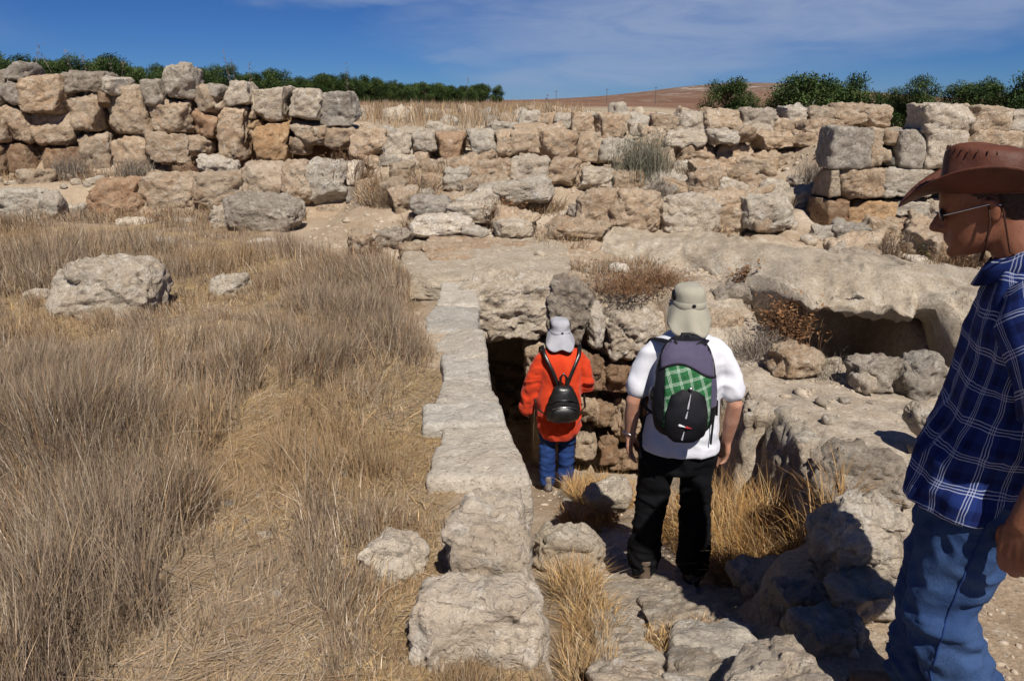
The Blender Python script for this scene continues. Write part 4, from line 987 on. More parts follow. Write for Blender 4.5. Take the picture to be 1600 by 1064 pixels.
simple('hanging_strap', tube([V3(.16, -.18, 1.10), V3(.195, -.165, 1.09), V3(.20, -.160, 1.0), V3(.195, -.162, .84)], (.004, .010), 8), BP, M['black_nylon'])
simple('hanging_strap', tube([V3(.165, -.19, 1.10), V3(.215, -.14, 1.09), V3(.222, -.13, 1.0)], (.004, .010), 8), BP, M['black_nylon'])
simple('hanging_strap', tube([V3(-.17, -.15, 1.02), V3(-.20, -.12, .98), V3(-.215, -.10, .86), V3(-.21, -.10, .72)], (.004, .014), 8), BP, M['black_nylon'])

# ---------------- person in red, lower down
BX, BY = .40, 6.02
B = empty('person', (BX, BY, float(stair_z(BY))+.03), math.radians(4)); B.scale = (.92, .95, .985)
tag(B, 'person in loose orange-red shirt, blue jeans and grey flap hat at the doorway', 'person', None, 'thing')
hp, _t = head_parts((0, .09, 1.305), .95, .6)
body = hp+[tube([V3(0, 0, 1.22), V3(0, .04, 1.30), V3(0, .08, 1.37)], [.055, .05, .05], 14), loft(dense([(0, 0, .75, .15, .10), (0, 0, .95, .15, .10), (0, .01, 1.12, .14, .08), (0, .02, 1.22, .09, .06), (0, .02, 1.28, .05, .04)], 3), 24)[:2]]
for sg, el, wr in ((-1, (-.265, .02, .98), (-.285, .10, .76)), (1, (.265, .02, .96), (.20, .22, .93))):
    s0 = V3(sg*.165, .01, 1.235); el = np.array(el); wr = np.array(wr); body.append(tube([s0, el, wr], [.045, .038, .026], 12))
    dn = wr-el; body += hand_parts(wr, dn, (-sg, 0, -.2), (0, 1, .3), .9, .4)
LB = (((-.085, 0, .68), (-.105, .03, .40), (-.105, -.02, .09)), ((.085, 0, .68), (.085, .05, .42), (.075, .03, .09)))
for lg in LB: body.append(tube([np.array(p) for p in lg], [.06, .04, .036], 12))
link('body', fused('body', body, .010, 2), B, M['skin_a'])
sh = [loft(dense([(0, 0, .50, .150, .115), (0, -.005, .56, .190, .145), (0, -.005, .66, .205, .155), (0, -.005, .80, .205, .150), (0, 0, .95, .200, .145), (0, 0, 1.10, .200, .135), (0, 0, 1.20, .185, .115), (0, .01, 1.26, .140, .09), (0, .02, 1.295, .085, .07)], 4), 44)[:2]]
sh.append(tube([V3(-.135, 0, 1.235), V3(-.20, 0, 1.15), V3(-.238, .01, 1.02), V3(-.265, .05, .88), V3(-.29, .08, .75)], [.066, .074, .076, .078, .072], 20))
sh.append(tube([V3(.135, 0, 1.235), V3(.20, 0, 1.15), V3(.24, .0, 1.02), V3(.25, .03, .95), V3(.225, .12, .93), V3(.20, .2, .93)], [.066, .074, .078, .08, .07, .06], 20))
me = fused('shirt', sh, .009, 6); folds(me, .013, (8, 5, 2.6), 61, mask=lambda V: np.clip((1.25-V[:, 2])/.15, .1, 1)); folds(me, .010, (5, 8, 12), 64, mask=lambda V: np.clip((np.abs(V[:, 0])-.13)/.08, 0, 1))
link('shirt', me, B, M['red_cloth'])
me = legs([(0, 0, .55, .14, .10), (0, 0, .66, .165, .12), (0, 0, .78, .165, .12), (0, 0, .86, .15, .11)], LB[0], LB[1], 71, (.095, .088, .078, .075, .072), .010, .010)
link('trousers', me, B, M['denim_dark'])
for an, yw, pt in ((V3(-.105, -.01, .012), .10, -.10), (V3(.08, .04, .012), -.25, 0)):
    up, so = shoe(an, yw, pt, .95); s_ = link('shoe', fused('shoe', up, .007, 4), B, M['shoe_grey']); link('sole', fused('sole', so, .007, 2), s_, M['sole'])
flap_hat(B, 'grey', M['grey_hat'], 1.43, (.090, .104), .115, .125, 3.4, cen=(.0, .07), flare=.75)
simple('hat_vent', ball((-.084, .07, 1.485), (.012, .045, .03), 10), B, M['black_nylon']); simple('hat_vent', ball((.084, .07, 1.485), (.012, .045, .03), 10), B, M['black_nylon'])
LP = empty('backpack', B.location, B.rotation_euler[2]); LP.scale = (1.12, 1.0, 1.02); tag(LP, 'small glossy black leather backpack worn over the orange-red shirt', 'backpack', None, 'thing')
pk = [(0, -.20, .70, .08, .035), (0, -.215, .725, .118, .055), (0, -.225, .78, .126, .068), (0, -.222, .86, .118, .065), (0, -.212, .93, .095, .055), (0, -.20, .985, .07, .042), (0, -.19, 1.01, .045, .025)]
V, F, _ = loft(dense(pk, 4), 40); me = mesh_np('pack_body', V, F); folds(me, .005, (12, 12, 12), 81); link('pack_body', me, LP, M['black_leather'])
V, F, _ = loft(dense([(0, -.272, .735, .06, .018), (0, -.285, .76, .088, .024), (0, -.285, .81, .088, .024), (0, -.275, .85, .06, .015)], 4), 32); link('front_pocket', mesh_np('pocket', V, F), LP, M['black_leather'])
simple('pocket_zip', tube([V3(-.085, -.292, .845), V3(-.04, -.30, .862), V3(.04, -.30, .862), V3(.085, -.292, .845)], .003, 6), LP, M['steel'])
simple('flap_edge', tube([V3(-.10, -.262, .885), V3(-.05, -.284, .915), V3(.05, -.284, .915), V3(.10, -.262, .885)], .005, 8), LP, M['black_leather'])
for sg in (-1, 1):
    simple('shoulder_strap', tube([V3(sg*.03, -.18, 1.00), V3(sg*.075, -.155, 1.12), V3(sg*.125, -.11, 1.23), V3(sg*.14, -.03, 1.29), V3(sg*.145, .07, 1.25), V3(sg*.15, .13, 1.1), V3(sg*.19, .08, .88), V3(sg*.18, -.10, .78), V3(sg*.11, -.19, .75)], (.006, .014), 8), LP, M['black_leather'])
simple('grab_loop', tube([V3(-.022, -.205, 1.00), V3(-.022, -.21, 1.08), V3(0, -.205, 1.11), V3(.022, -.21, 1.08), V3(.022, -.205, 1.00)], (.005, .010), 8), LP, M['black_leather'])

# ---------------- man in the leather hat, close by on the right, seen from his left side
CX, CY = 1.325, 1.94
CZ = -.275
C_ = empty('person', (CX, CY, CZ), math.radians(62)); C_.scale = (1.03,)*3
tag(C_, 'person in brown leather hat, blue checked shirt and jeans stepping down beside the boulder', 'person', None, 'thing')
HC = V3(0, .09, 1.512)
hp, (hrot, hpiv, ho, hH) = head_parts(HC, 1.0, .30)
def hx(p): return (np.asarray(p, float)-hpiv)@hrot.T+hpiv+ho
body = hp+[tube([V3(0, -.03, 1.40), V3(0, .015, 1.49), V3(0, .06, 1.58)], [(.066, .070), (.060, .062), (.058, .060)], 18), loft(dense([(0, 0, .86, .13, .09), (0, 0, 1.05, .13, .08), (0, -.02, 1.25, .14, .07), (0, -.03, 1.38, .11, .06), (0, -.02, 1.44, .06, .045)], 3), 28)[:2]]
for sg, el, wr in ((-1, (-.262, -.125, 1.13), (-.268, -.062, .905)), (1, (.25, -.08, 1.12), (.24, -.03, .90))):
    s0 = V3(sg*.17, -.03, 1.385); el = np.array(el); wr = np.array(wr)
    body.append(tube([s0, s0*.5+el*.5, el, el*.62+wr*.38, wr], [.054, .050, .043, .043, .029], 18))
    body += hand_parts(wr, wr-el+V3(0, -.06, -.05), (-sg*.75, -.65, 0), (-sg*.5, .8, 0), 1.03, .55)
LC = (((-.085, .01, .84), (-.10, .055, .49), (-.10, -.13, .13)), ((.085, .01, .84), (.095, .07, .48), (.095, .05, .10)))
for lg in LC: body.append(tube([np.array(p) for p in lg], [.07, .05, .042], 12))
me = fused('body', body, .0060, 2); link('body', me, C_, M['skin_b'])
# hair at the back of the head
V, F, _ = loft(dense([(0, -.045, .30*hH, .060, .055), (0, -.035, .45*hH, .077, .070), (0, -.015, .62*hH, .080, .090), (0, -.01, .8*hH, .074, .088), (0, -.01, .9*hH, .05, .06)], 4), 32); V = hx(V); me = mesh_np('hair', V, F); folds(me, .004, (40, 40, 25), 5); link('hair', me, C_, M['hair'])
# shirt: lofted so that the check follows the cloth
def cloth_loft(name, rings, n, seed, amp, freq, parent, mat, flip=False):
    V, F, uv = loft(dense(rings, 6), n, False, False)
    me = mesh_np(name, V, F, uv=uv); folds(me, amp, freq, seed); folds(me, amp*.4, (16, 16, 10), seed+2)
    o = link(name, me, parent, mat); s = o.modifiers.new('thick', 'SOLIDIFY'); s.thickness = .003; s.offset = -1
    return o
cloth_loft('shirt', [(0, .03, .835, .205, .165), (0, .025, .90, .205, .158), (0, .012, 1.0, .195, .142), (0, .0, 1.10, .195, .130), (0, -.01, 1.20, .200, .125), (0, -.018, 1.30, .205, .122), (0, -.025, 1.38, .185, .112), (0, -.022, 1.43, .145, .096), (0, -.012, 1.465, .105, .082), (0, -.005, 1.49, .080, .072)], 96, 91, .018, (7, 7, 2.4), C_, M['check'])
def sleeve(pts, rad, seed, parent):
    V, F = tube(pts, rad, 40); F = [f for f in F if len(f) == 4]
    P = np.array(pts); t = np.zeros(len(V)); ax = P[-1]-P[0]; L = np.linalg.norm(ax); ax = ax/L
    t = (V-P[0])@ax; a = np.tile(np.linspace(0, 2*math.pi*.10, 40, endpoint=False), len(V)//40)
    keep = set(range(40*3, len(V)-40*3)); F = [f for f in F if all(i in keep or i < 120 for i in f)]
    me = mesh_np('sleeve', V, F, uv=np.stack([a, t], -1)); folds(me, .009, (9, 9, 6), seed)
    o = link('sleeve', me, parent, M['check']); s = o.modifiers.new('thick', 'SOLIDIFY'); s.thickness = .003
    return o
sleeve([V3(-.125, -.012, 1.405), V3(-.185, -.02, 1.37), V3(-.222, -.05, 1.31), V3(-.242, -.075, 1.25), V3(-.256, -.095, 1.18)], [.070, .085, .088, .088, .090], 95, C_)
sleeve([V3(.125, -.012, 1.405), V3(.185, -.015, 1.37), V3(.225, -.02, 1.31), V3(.25, -.025, 1.25), V3(.265, -.03, 1.19)], [.070, .085, .088, .088, .090], 96, C_)
# collar
a = np.linspace(0, 2*math.pi, 60); rows = []; tex = []
for j, (rr, z) in enumerate([(.082, 1.485), (.080, 1.515), (.084, 1.535), (.092, 1.515), (.104, 1.482)]):
    fr = np.clip(np.sin(a), 0, 1); rows.append(np.stack([np.cos(a)*rr, -.003+np.sin(a)*rr*.95+fr*.004*j, z-fr*(.045+.006*j)+0*a], -1)); tex.append(np.stack([a*.08, np.full(60, j*.022)], -1))
V = np.concatenate(rows); ii = np.arange(5*60).reshape(5, 60); F = np.stack([ii[:-1, :-1], ii[:-1, 1:], ii[1:, 1:], ii[1:, :-1]], -1).reshape(-1, 4)
o = link('collar', mesh_np('collar', V, F, uv=np.concatenate(tex)), C_, M['check']); s = o.modifiers.new('thick', 'SOLIDIFY'); s.thickness = .003
# jeans, the near leg trailing
me = legs([(0, .02, .70, .15, .125), (0, .01, .80, .180, .145), (0, .005, .88, .175, .135), (0, .0, .96, .15, .105)], LC[0], LC[1], 101, (.108, .106, .094, .092, .09), .0085, .017)
jeans = link('trousers', me, C_, M['denim'])
from mathutils.bvhtree import BVHTree
dg = bpy.context.evaluated_depsgraph_get()
bv = BVHTree.FromPolygons([v.co.copy() for v in me.vertices], [tuple(p.vertices) for p in me.polygons])
def on_side(y, z):
    h = bv.ray_cast(Vector((-.6, y, z)), Vector((1, 0, 0))); return np.array(h[0]) if h[0] is not None else None
sm = [on_side(.0+.02*math.sin(t*3)+(.05*t if t < .7 else .035-.25*(t-.7)), .84-.70*t) for t in np.linspace(0, 1, 60)]; sm = [p+V3(-.0015, 0, 0) for p in sm if p is not None]
if len(sm) > 8: simple('seam', tube(sm, .0024, 6), jeans, M['denim_dark'])
for an, yw, pt in ((V3(-.115, -.09, .06), .05, -.35), (V3(.105, .09, .012), -.05, 0)):
    up, so = shoe(an, yw, pt, 1.02); s_ = link('shoe', fused('shoe', up, .007, 4), C_, M['shoe_brown']); link('sole', fused('sole', so, .007, 2), s_, M['sole'])
# sunglasses
for sg in (-1, 1):
    V, F = ball((sg*.034, .098, .495*hH), (.026, .006, .017), 10); gl = link('sunglass_lens', mesh_np('lens', hx(V), F), C_, M['lens'])
    V, F = tube([V3(sg*.062, .092, .505*hH), V3(sg*.082, .06, .52*hH), V3(sg*.086, -.005, .535*hH), V3(sg*.084, -.03, .50*hH)], .0022, 8); link('temple_arm', mesh_np('temple', hx(V), F), C_, M['steel'])
V, F = tube([V3(-.012, .108, .51*hH), V3(0, .112, .515*hH), V3(.012, .108, .51*hH)], .002, 8); link('nose_bridge', mesh_np('bridge', hx(V), F), C_, M['steel'])
# leather hat: pinched crown, brim rolled up at the sides and dipped in front
hr2 = np.array(Matrix.Rotation(-.06, 3, 'X'))
hc2 = hx((0, -.005, .64*hH))
def hx_hat(p): return (np.asarray(p, float)-V3(0, -.005, bzt))@hr2.T*V3(.95, .95, .98)+hc2
bzt = .64*hH
rings = []
for t, ra, rb in [(0, .089, .112), (.2, .0885, .112), (.45, .086, .109), (.7, .080, .104), (.86, .070, .097), (.95, .052, .084), (1.0, .030, .062), (.985, .012, .03)]: rings.append((0, -.005, bzt+t*.118, ra, rb, 2.4))
V, F, _ = loft(dense(rings, 5), 64, False, True)
zt_ = (V[:, 2]-bzt)/.118
V[:, 2] += np.where(zt_ > .5, (zt_-.5)*.030*(V[:, 1]/.11), 0)+np.where(zt_ > .8, -.055*(zt_-.8)/.2*np.exp(-(V[:, 0]/.022)**2), 0)
for sg in (-1, 1):
    dd = np.exp(-(((V[:, 1]-.055)/.045)**2+((zt_-.66)/.28)**2)); V[:, 0] -= np.sign(V[:, 0])*dd*.008
me = mesh_np('hat_crown', hx_hat(V), F); folds(me, .003, (9, 9, 9), 7, False); hat = link('hat_crown', me, C_, M['brown_leather'])
n, m = 96, 14; a = np.linspace(0, 2*math.pi, n, endpoint=False); rows = []
for j in range(m):
    t = j/(m-1); side = np.abs(np.cos(a)); fr = np.sin(a)
    rx = .087+t*.078; ry = .110+t*(.082+.012*(fr > 0)*fr)
    z = bzt+.004+(side**1.5)*(.070*t**1.3)-(1-side**1.5)*(.034*t**1.1)*np.where(fr > 0, 1.3, 1.1)
    rows.append(np.stack([np.cos(a)*rx, -.005+np.sin(a)*ry, z], -1))
V = np.concatenate(rows); ii = np.arange(m*n).reshape(m, n); F = np.stack([ii[:-1], ii[1:], np.roll(ii, -1, 1)[1:], np.roll(ii, -1, 1)[:-1]], -1).reshape(-1, 4)
brim = link('hat_brim', mesh_np('brim', hx_hat(V), F), C_, M['brown_leather']); s = brim.modifiers.new('thick', 'SOLIDIFY'); s.thickness = .0035
hb = [(0, -.005, bzt+.004, .0905, .1135), (0, -.005, bzt+.008, .0925, .1155), (0, -.005, bzt+.018, .0922, .1152), (0, -.005, bzt+.021, .0900, .113)]
V, F, _ = loft(hb, 64, False, False); link('hat_band', mesh_np('band', hx_hat(V), F), hat, M['dark_leather'])
# whip stitching along the top edge of the crown
for i in range(30):
    al = math.radians(8+i*11.8); p = V3(math.cos(al)*.066, -.005+math.sin(al)*.094, bzt+.118*.905+.024*math.sin(al)*.9*.8); q_ = V3(math.cos(al+.03)*.077, -.005+math.sin(al+.03)*.101, bzt+.118*.80+.020*math.sin(al)*.6)
    V, F = tube([p*.45+q_*.55, q_], .0015, 6); link('stitch', mesh_np('stitch', hx_hat(V), F), hat, M['dark_leather'])
# chin cord
V, F = tube([hx((-.084, -.004, .60*hH)), hx((-.088, .0, .36*hH)), hx((-.070, .018, .08*hH)), hx((-.04, .03, -.06*hH)), hx((0, .034, -.10*hH)), hx((.05, .02, -.02*hH)), hx((.088, .0, .36*hH)), hx((.084, -.004, .60*hH))], .0024, 8); link('chin_cord', mesh_np('cord', V, F), C_, M['dark_leather'])
V, F = tube([hx((-.082, -.03, .60*hH)), hx((-.090, -.03, .30*hH)), hx((-.078, -.03, .0*hH)), hx((-.066, -.06, -.14*hH)), hx((-.03, -.1, -.16*hH))], .0022, 8); link('chin_cord', mesh_np('cord', V, F), C_, M['dark_leather'])
# his rucksack with olive shoulder straps
RP = empty('rucksack', C_.location, C_.rotation_euler[2]); tag(RP, 'olive shoulder strap and rucksack worn over the blue checked shirt', 'rucksack', None, 'thing')
V, F, _ = loft(dense([(0, -.25, .98, .09, .05), (0, -.26, 1.02, .14, .09), (0, -.26, 1.2, .15, .10), (0, -.245, 1.36, .13, .08), (0, -.22, 1.43, .08, .04)], 4), 36); link('pack_body', mesh_np('pack', V, F), RP, M['olive'])
for sg in (-1, 1):
    simple('shoulder_strap', tube(curve([V3(sg*.09, -.19, 1.41), V3(sg*.125, -.12, 1.452), V3(sg*.145, -.03, 1.462), V3(sg*.165, .015, 1.435), V3(sg*.180, .035, 1.37), V3(sg*.180, .02, 1.30), V3(sg*.17, -.06, 1.16), V3(sg*.19, -.15, 1.02)]), (.006, .022), 10), RP, M['olive'])
# ------------------------------------------------------------------ dry grass and weeds
def blades_mesh(name, P, H, lean, W, tone, segs=3, bend=.35, seed=0):
    """P (n,3) roots, H heights, lean (n,2) horizontal drift of the tip relative to the height, W widths, tone (n,3) linear colours"""
    rs = np.random.RandomState(seed); n = len(P)
    ang = rs.uniform(0, 2*np.pi, n); side = np.stack([np.cos(ang), np.sin(ang), np.zeros(n)], 1)
    prof = [1.0, .85, .7, 0] if segs == 3 else [1.0, .8, 0]
    Vs = []; 
    for k in range(segs+1):
        t = k/segs
        c = P.copy(); c[:, 2] += H*t*np.sqrt(np.maximum(.15, 1-(np.linalg.norm(lean, axis=1)*t)**2*.6)); f = (t*(1-bend)+t*t*bend)[..., None] if not np.isscalar(t) else t*(1-bend)+t*t*bend
        c[:, 0] += lean[:, 0]*H*f; c[:, 1] += lean[:, 1]*H*f
        w = (W*prof[k])[:, None]*.5
        if k < segs: Vs += [c-side*w, c+side*w]
        else: Vs.append(c)
    V = np.stack(Vs, 1).reshape(-1, 3); m = 2*segs+1; base = (np.arange(n)*m)[:, None]; F = []
    for k in range(segs-1):
        a = 2*k; F.append(base+np.array([a, a+1, a+3])); F.append(base+np.array([a, a+3, a+2]))
    F.append(base+np.array([2*segs-2, 2*segs-1, 2*segs]))
    me = mesh_np(name, V, np.concatenate(F), smooth=False)
    at = me.attributes.new('tone', 'FLOAT_COLOR', 'POINT'); col = np.concatenate([np.repeat(tone, m, 0), np.ones((n*m, 1))], 1).astype(np.float32); at.data.foreach_set('color', col.ravel())
    me.materials.append(M['blade'])
    return me
TG = np.array([(.275, .205, .140), (.225, .145, .090), (.40, .275, .130), (.44, .37, .28), (.10, .07, .045), (.32, .185, .095)])
def tones(n, x, y, rs, w=(.50, .20, .06, .15, .06, .03), patch=.9, seed=0):
    w = np.array(w)/np.sum(w); idx = rs.choice(len(w), n, p=w); c = TG[idx]*np.exp(rs.normal(-.08, .30, (n, 1)))
    k = n2(x, y, patch, 60+seed, 3)[:, None]; gold = np.clip(k*1.6, 0, 1)*.6; grey = np.clip(-k*1.6, 0, 1)*.55
    return 1.06*c*(1-gold-grey)+np.array([.31, .205, .105])*gold*rs.uniform(.6, 1.4, (n, 1))+np.array([.265, .20, .14])*grey*rs.uniform(.6, 1.4, (n, 1))
def scatter(n, x0, x1, y0, y1, rs, dens):
    x = rs.uniform(x0, x1, n*3); y = rs.uniform(y0, y1, n*3); p = dens(x, y); k = rs.uniform(0, 1, n*3) < p
    return x[k][:n], y[k][:n]
def in_view(x, y, m=.35): return np.abs(x) < y*.70+m+.4
rs = np.random.RandomState(5)
BO = [(o.location.x, o.location.y, max(o.dimensions.x, .3)*.5) for o in list(COL.objects) if o.name.startswith('boulder') and o.parent is None and o.location.y < 10.6]
def clear_of_rocks(x, y):
    k = np.ones(len(x), bool)
    for bx_, by_, r_ in BO: k &= ((x-bx_)**2+(y-by_)**2) > (r_*.85)**2
    return k
# the tall grass of the left field, thinning on the trampled path
X, Y = [], []
for y0, y1, cnt in ((1.15, 2.2, 32000), (2.2, 3.4, 38000), (3.4, 5.0, 42000), (5.0, 7.5, 44000), (7.5, 11.0, 34000)):
    xm = -(y1*.70+.5)
    def dens(x, y):
        tuft = .08+.92*S(n2(x, y, 6.0, 71, 2)*.8+n2(x, y, 1.3, 72, 3)*1.1, -.40, .40)
        return field_mask(x, y)*(1-.90*path_mask(x, y))*tuft*in_view(x, y)
    x, y = scatter(cnt, xm, 0.1, y0, y1, rs, dens); k = clear_of_rocks(x, y); X.append(x[k]); Y.append(y[k])
x = np.concatenate(X); y = np.concatenate(Y); n = len(x)
hh = np.clip(.27+.19*n2(x, y, .9, 73, 3)+.12*n2(x, y, 3.5, 74, 2), .06, .55)*rs.uniform(.45, 1.12, n)*(1-.55*S(path_mask(x, y), 0, .5))*(1-.35*S(x, -1.0, -.35)*(1-S(y, 4.6, 5.6)))
hh *= 1-.45*S(y, 8.2, 9.6)
lean = np.stack([n2(x, y, .9, 75, 2)*.22-.05, n2(x, y, .9, 76, 2)*.18+.04], 1)+n2(x, y, 9, 77, 1)[:, None]*np.array([.25, -.12])+rs.normal(0, .22, (n, 2))
for bx_, by_, r_ in BO:
    if bx_ < -.3 and by_ < 8: hh *= 1-.6*(1-S(np.hypot(x-bx_, (y-by_+.45)*.9), r_*.6, r_+.75))
wild = rs.uniform(0, 1, n) < .10; lean[wild] += rs.normal(0, .7, (wild.sum(), 2))
fe = np.interp(y, FY, FEDGE); hh *= .35+.65*S(fe-x, -.05, .25)
W = (.0016+.00034*y)*np.exp(rs.normal(0, .35, n))
tn = tones(n, x, y, rs)
o = link('dry_grass', blades_mesh('dry_grass', np.stack([x, y, G(x, y)-.01], 1), hh, lean, W, tn, 3, .45, 1)); tag(o, 'tall brown dry grass covering the field on the left', 'grass', None, 'stuff')
# short litter under it and flattened straw on the path
n0 = 46000
x, y = scatter(n0, -6.5, .1, 1.15, 9.5, rs, lambda x, y: field_mask(x, y)*in_view(x, y)*np.clip(2.6/y, .1, 1)**1.3); n = len(x)
ang = rs.uniform(0, 2*np.pi, n); ln = rs.uniform(.04, .16, n); lean = np.stack([np.cos(ang), np.sin(ang)], 1)*rs.uniform(1.5, 6, (n, 1))
Hs = ln/np.linalg.norm(np.c_[lean, np.ones(n)], axis=1)
o = link('straw_litter', blades_mesh('straw_litter', np.stack([x, y, G(x, y)+.004], 1), Hs, lean, (.0024+.0003*y)*rs.uniform(.7, 1.4, n), tones(n, x, y, rs, (.18, .14, .42, .22, .03, .05)), 2, .1, 2)); tag(o, 'flattened golden straw littering the trampled path in the field', 'straw', None, 'stuff')
n0 = 26000
x, y = scatter(n0, -2.2, .0, 1.15, 4.6, rs, lambda x, y: np.clip(path_mask(x, y)*1.1+.12, 0, 1)*field_mask(x, y)*in_view(x, y)*np.clip(2.2/y, .1, 1)); n = len(x)
ang = rs.normal(1.2, .9, n); ln = rs.uniform(.03, .20, n); lean = np.stack([np.cos(ang), np.sin(ang)], 1)*rs.uniform(2, 9, (n, 1)); Hs = ln/np.linalg.norm(np.c_[lean, np.ones(n)], axis=1)
o = link('straw_litter', blades_mesh('straw_litter', np.stack([x, y, G(x, y)+.006], 1), Hs, lean, .0028*rs.uniform(.6, 1.5, n), tones(n, x, y, rs, (.10, .06, .52, .30, .0, .02))*1.15, 2, .1, 9)); tag(o, 'thick mat of pale trodden straw along the middle of the trail', 'straw', None, 'stuff')
# golden grass beside the steps and in the pit
def patch_grass(name, label, spots, seed, w, hscale=1.0, hue=(1, 1, 1)):
    rs = np.random.RandomState(seed); Xs, Ys, Hs, Ls = [], [], [], []
    for cx, cy, rx, ry, cnt, h in spots:
        a = rs.uniform(0, 2*np.pi, cnt); r = np.sqrt(rs.uniform(0, 1, cnt)); Xs.append(cx+np.cos(a)*r*rx); Ys.append(cy+np.sin(a)*r*ry); Hs.append(rs.uniform(.35, 1.15, cnt)*h*hscale)
        Ls.append(rs.normal(0, .50, (cnt, 2))+np.stack([np.cos(a)*r*.25, np.sin(a)*r*.25], 1))
    x = np.concatenate(Xs); y = np.concatenate(Ys); h = np.concatenate(Hs); L = np.concatenate(Ls); n = len(x)
    o = link(name, blades_mesh(name, np.stack([x, y, G(x, y)-.01], 1), h, L, (.0022+.00045*y)*rs.uniform(.7, 1.3, n), tones(n, x, y, rs, w, 1.5, seed)*np.array(hue), 3, .6, seed)); tag(o, label, 'grass', None, 'stuff')
gold = (.10, .12, .50, .18, .04, .10)
patch_grass('golden_grass', 'golden dry grass filling the pit right of the black trousers', [(1.40, 4.05, .26, .5, 3400, .46), (1.30, 3.55, .20, .24, 2600, .26), (1.5, 3.6, .18, .4, 2200, .34), (1.2, 4.5, .25, .5, 1400, .28)], 11, gold, 1.1, (1.15, .98, .70))
patch_grass('golden_grass', 'yellowed grass strip between the nearest wall boulders and the steps', [(.27, 2.2, .09, .45, 1900, .15), (.34, 2.75, .10, .38, 1500, .16), (.30, 3.3, .10, .3, 1300, .22), (.62, 2.55, .12, .10, 500, .08), (.75, 2.75, .10, .1, 500, .07)], 12, gold, 1.0, (1.05, .98, .84))
patch_grass('golden_grass', 'golden grass tuft at the right of the person in red', [(.72, 5.6, .25, .4, 2600, .24), (.55, 4.9, .2, .3, 700, .16)], 13, gold, 1.0, (1.15, .98, .70))
brn = (.30, .34, .12, .12, .06, .06)
patch_grass('dry_weeds', 'brown dry grass growing between the ruined walls', [(-1.55, 10.6, .55, .5, 2600, .30), (-.6, 11.3, .7, .4, 2600, .32), (.0, 10.2, .7, .3, 1500, .22), (-.9, 9.6, .5, .4, 1200, .18), (2.3, 11.3, .9, .3, 1500, .25), (3.3, 10.5, .6, .5, 1000, .2), (.3, 8.6, .6, .4, 900, .14), (1.0, 7.5, .5, .3, 1200, .12)], 14, brn)
patch_grass('dry_weeds', 'dry weeds along the foot of the tall wall', [(xx, 12.1+.1*math.sin(xx*3), .5, .25, 320, .16) for xx in np.arange(-7.6, -2.2, .55)]+[(xx, 10.9, .5, .3, 550, .2) for xx in np.arange(-7.6, -3.2, .6)], 15, brn)
n0 = 26000
x, y = scatter(n0, -14, 6, 13.6, 46, rs, lambda x, y: (x < .02*y+1.2)*(np.abs(x) < .7*y)*np.clip(16/y, 0, 1)); n = len(x)
o = link('field_grass', blades_mesh('field_grass', np.stack([x, y, G(x, y)-.02], 1), rs.uniform(.15, .5, n), rs.normal(0, .25, (n, 2)), (.004+.0005*y)*rs.uniform(.7, 1.3, n), tones(n, x, y, rs, (.35, .2, .2, .2, .02, .03), .3, 4), 2, .4, 16)); tag(o, 'pale dry grass of the open field beyond the walls', 'grass', None, 'stuff')

# ------------------------------------------------------------------ shrubs and stalks
def shrub_mesh(name, r, h, n, seed, col, leaf=None, nleaf=0, up=.5, tw=.004, leafsize=.012):
    rs = np.random.RandomState(seed); P, H, L, Wd, T = [], [], [], [], []
    root = np.stack([rs.normal(0, r*.35, n), rs.normal(0, r*.35, n), np.zeros(n)], 1)
    d = rs.normal(0, 1, (n, 2)); d /= np.linalg.norm(d, axis=1)[:, None]; sp = np.abs(rs.normal(0, .6, n))*(r/h)*(1-up)*2
    hh = h*rs.uniform(.4, 1.0, n); lean = d*sp[:, None]
    me_tips = root+np.concatenate([lean*hh[:, None], hh[:, None]], 1)
    # side twigs start along the main ones
    k = rs.randint(0, n, n*2); t = rs.uniform(.35, .95, n*2)[:, None]; r2_ = root[k]*(1-t)+me_tips[k]*t
    d2 = rs.normal(0, .8, (n*2, 2)); h2 = h*rs.uniform(.08, .3, n*2)
    allP = np.concatenate([root, r2_]); allH = np.concatenate([hh, h2]); allL = np.concatenate([lean, d2]); allW = np.concatenate([np.full(n, tw), np.full(n*2, tw*.7)])
    tone = np.array(col)[rs.randint(0, len(col), n*3)]*rs.uniform(.7, 1.25, (n*3, 1))
    if nleaf:
        k = rs.randint(0, n, nleaf); t = rs.uniform(.3, 1.05, nleaf)[:, None]; lp = root[k]*(1-t)+me_tips[k]*t+rs.normal(0, r*.08, (nleaf, 3))
        lp[:, 2] = np.maximum(lp[:, 2], .01)
        allP = np.concatenate([allP, lp]); allH = np.concatenate([allH, rs.uniform(.5, 1.3, nleaf)*leafsize]); allL = np.concatenate([allL, rs.normal(0, 1.2, (nleaf, 2))]); allW = np.concatenate([allW, rs.uniform(.6, 1.2, nleaf)*leafsize])
        tone = np.concatenate([tone, np.array(leaf)[rs.randint(0, len(leaf), nleaf)]*rs.uniform(.7, 1.3, (nleaf, 1))])
    return blades_mesh(name, allP, allH, allL, allW, tone, 2, .3, seed)
BR = [(.16, .09, .05), (.22, .14, .08), (.11, .065, .04)]; GY = [(.22, .18, .14), (.28, .24, .19), (.15, .12, .095)]; RU = [(.23, .115, .05), (.28, .15, .07), (.17, .08, .035)]; GG = [(.17, .17, .12), (.24, .22, .16), (.12, .12, .085)]; GN = [(.07, .10, .03), (.10, .13, .05)]
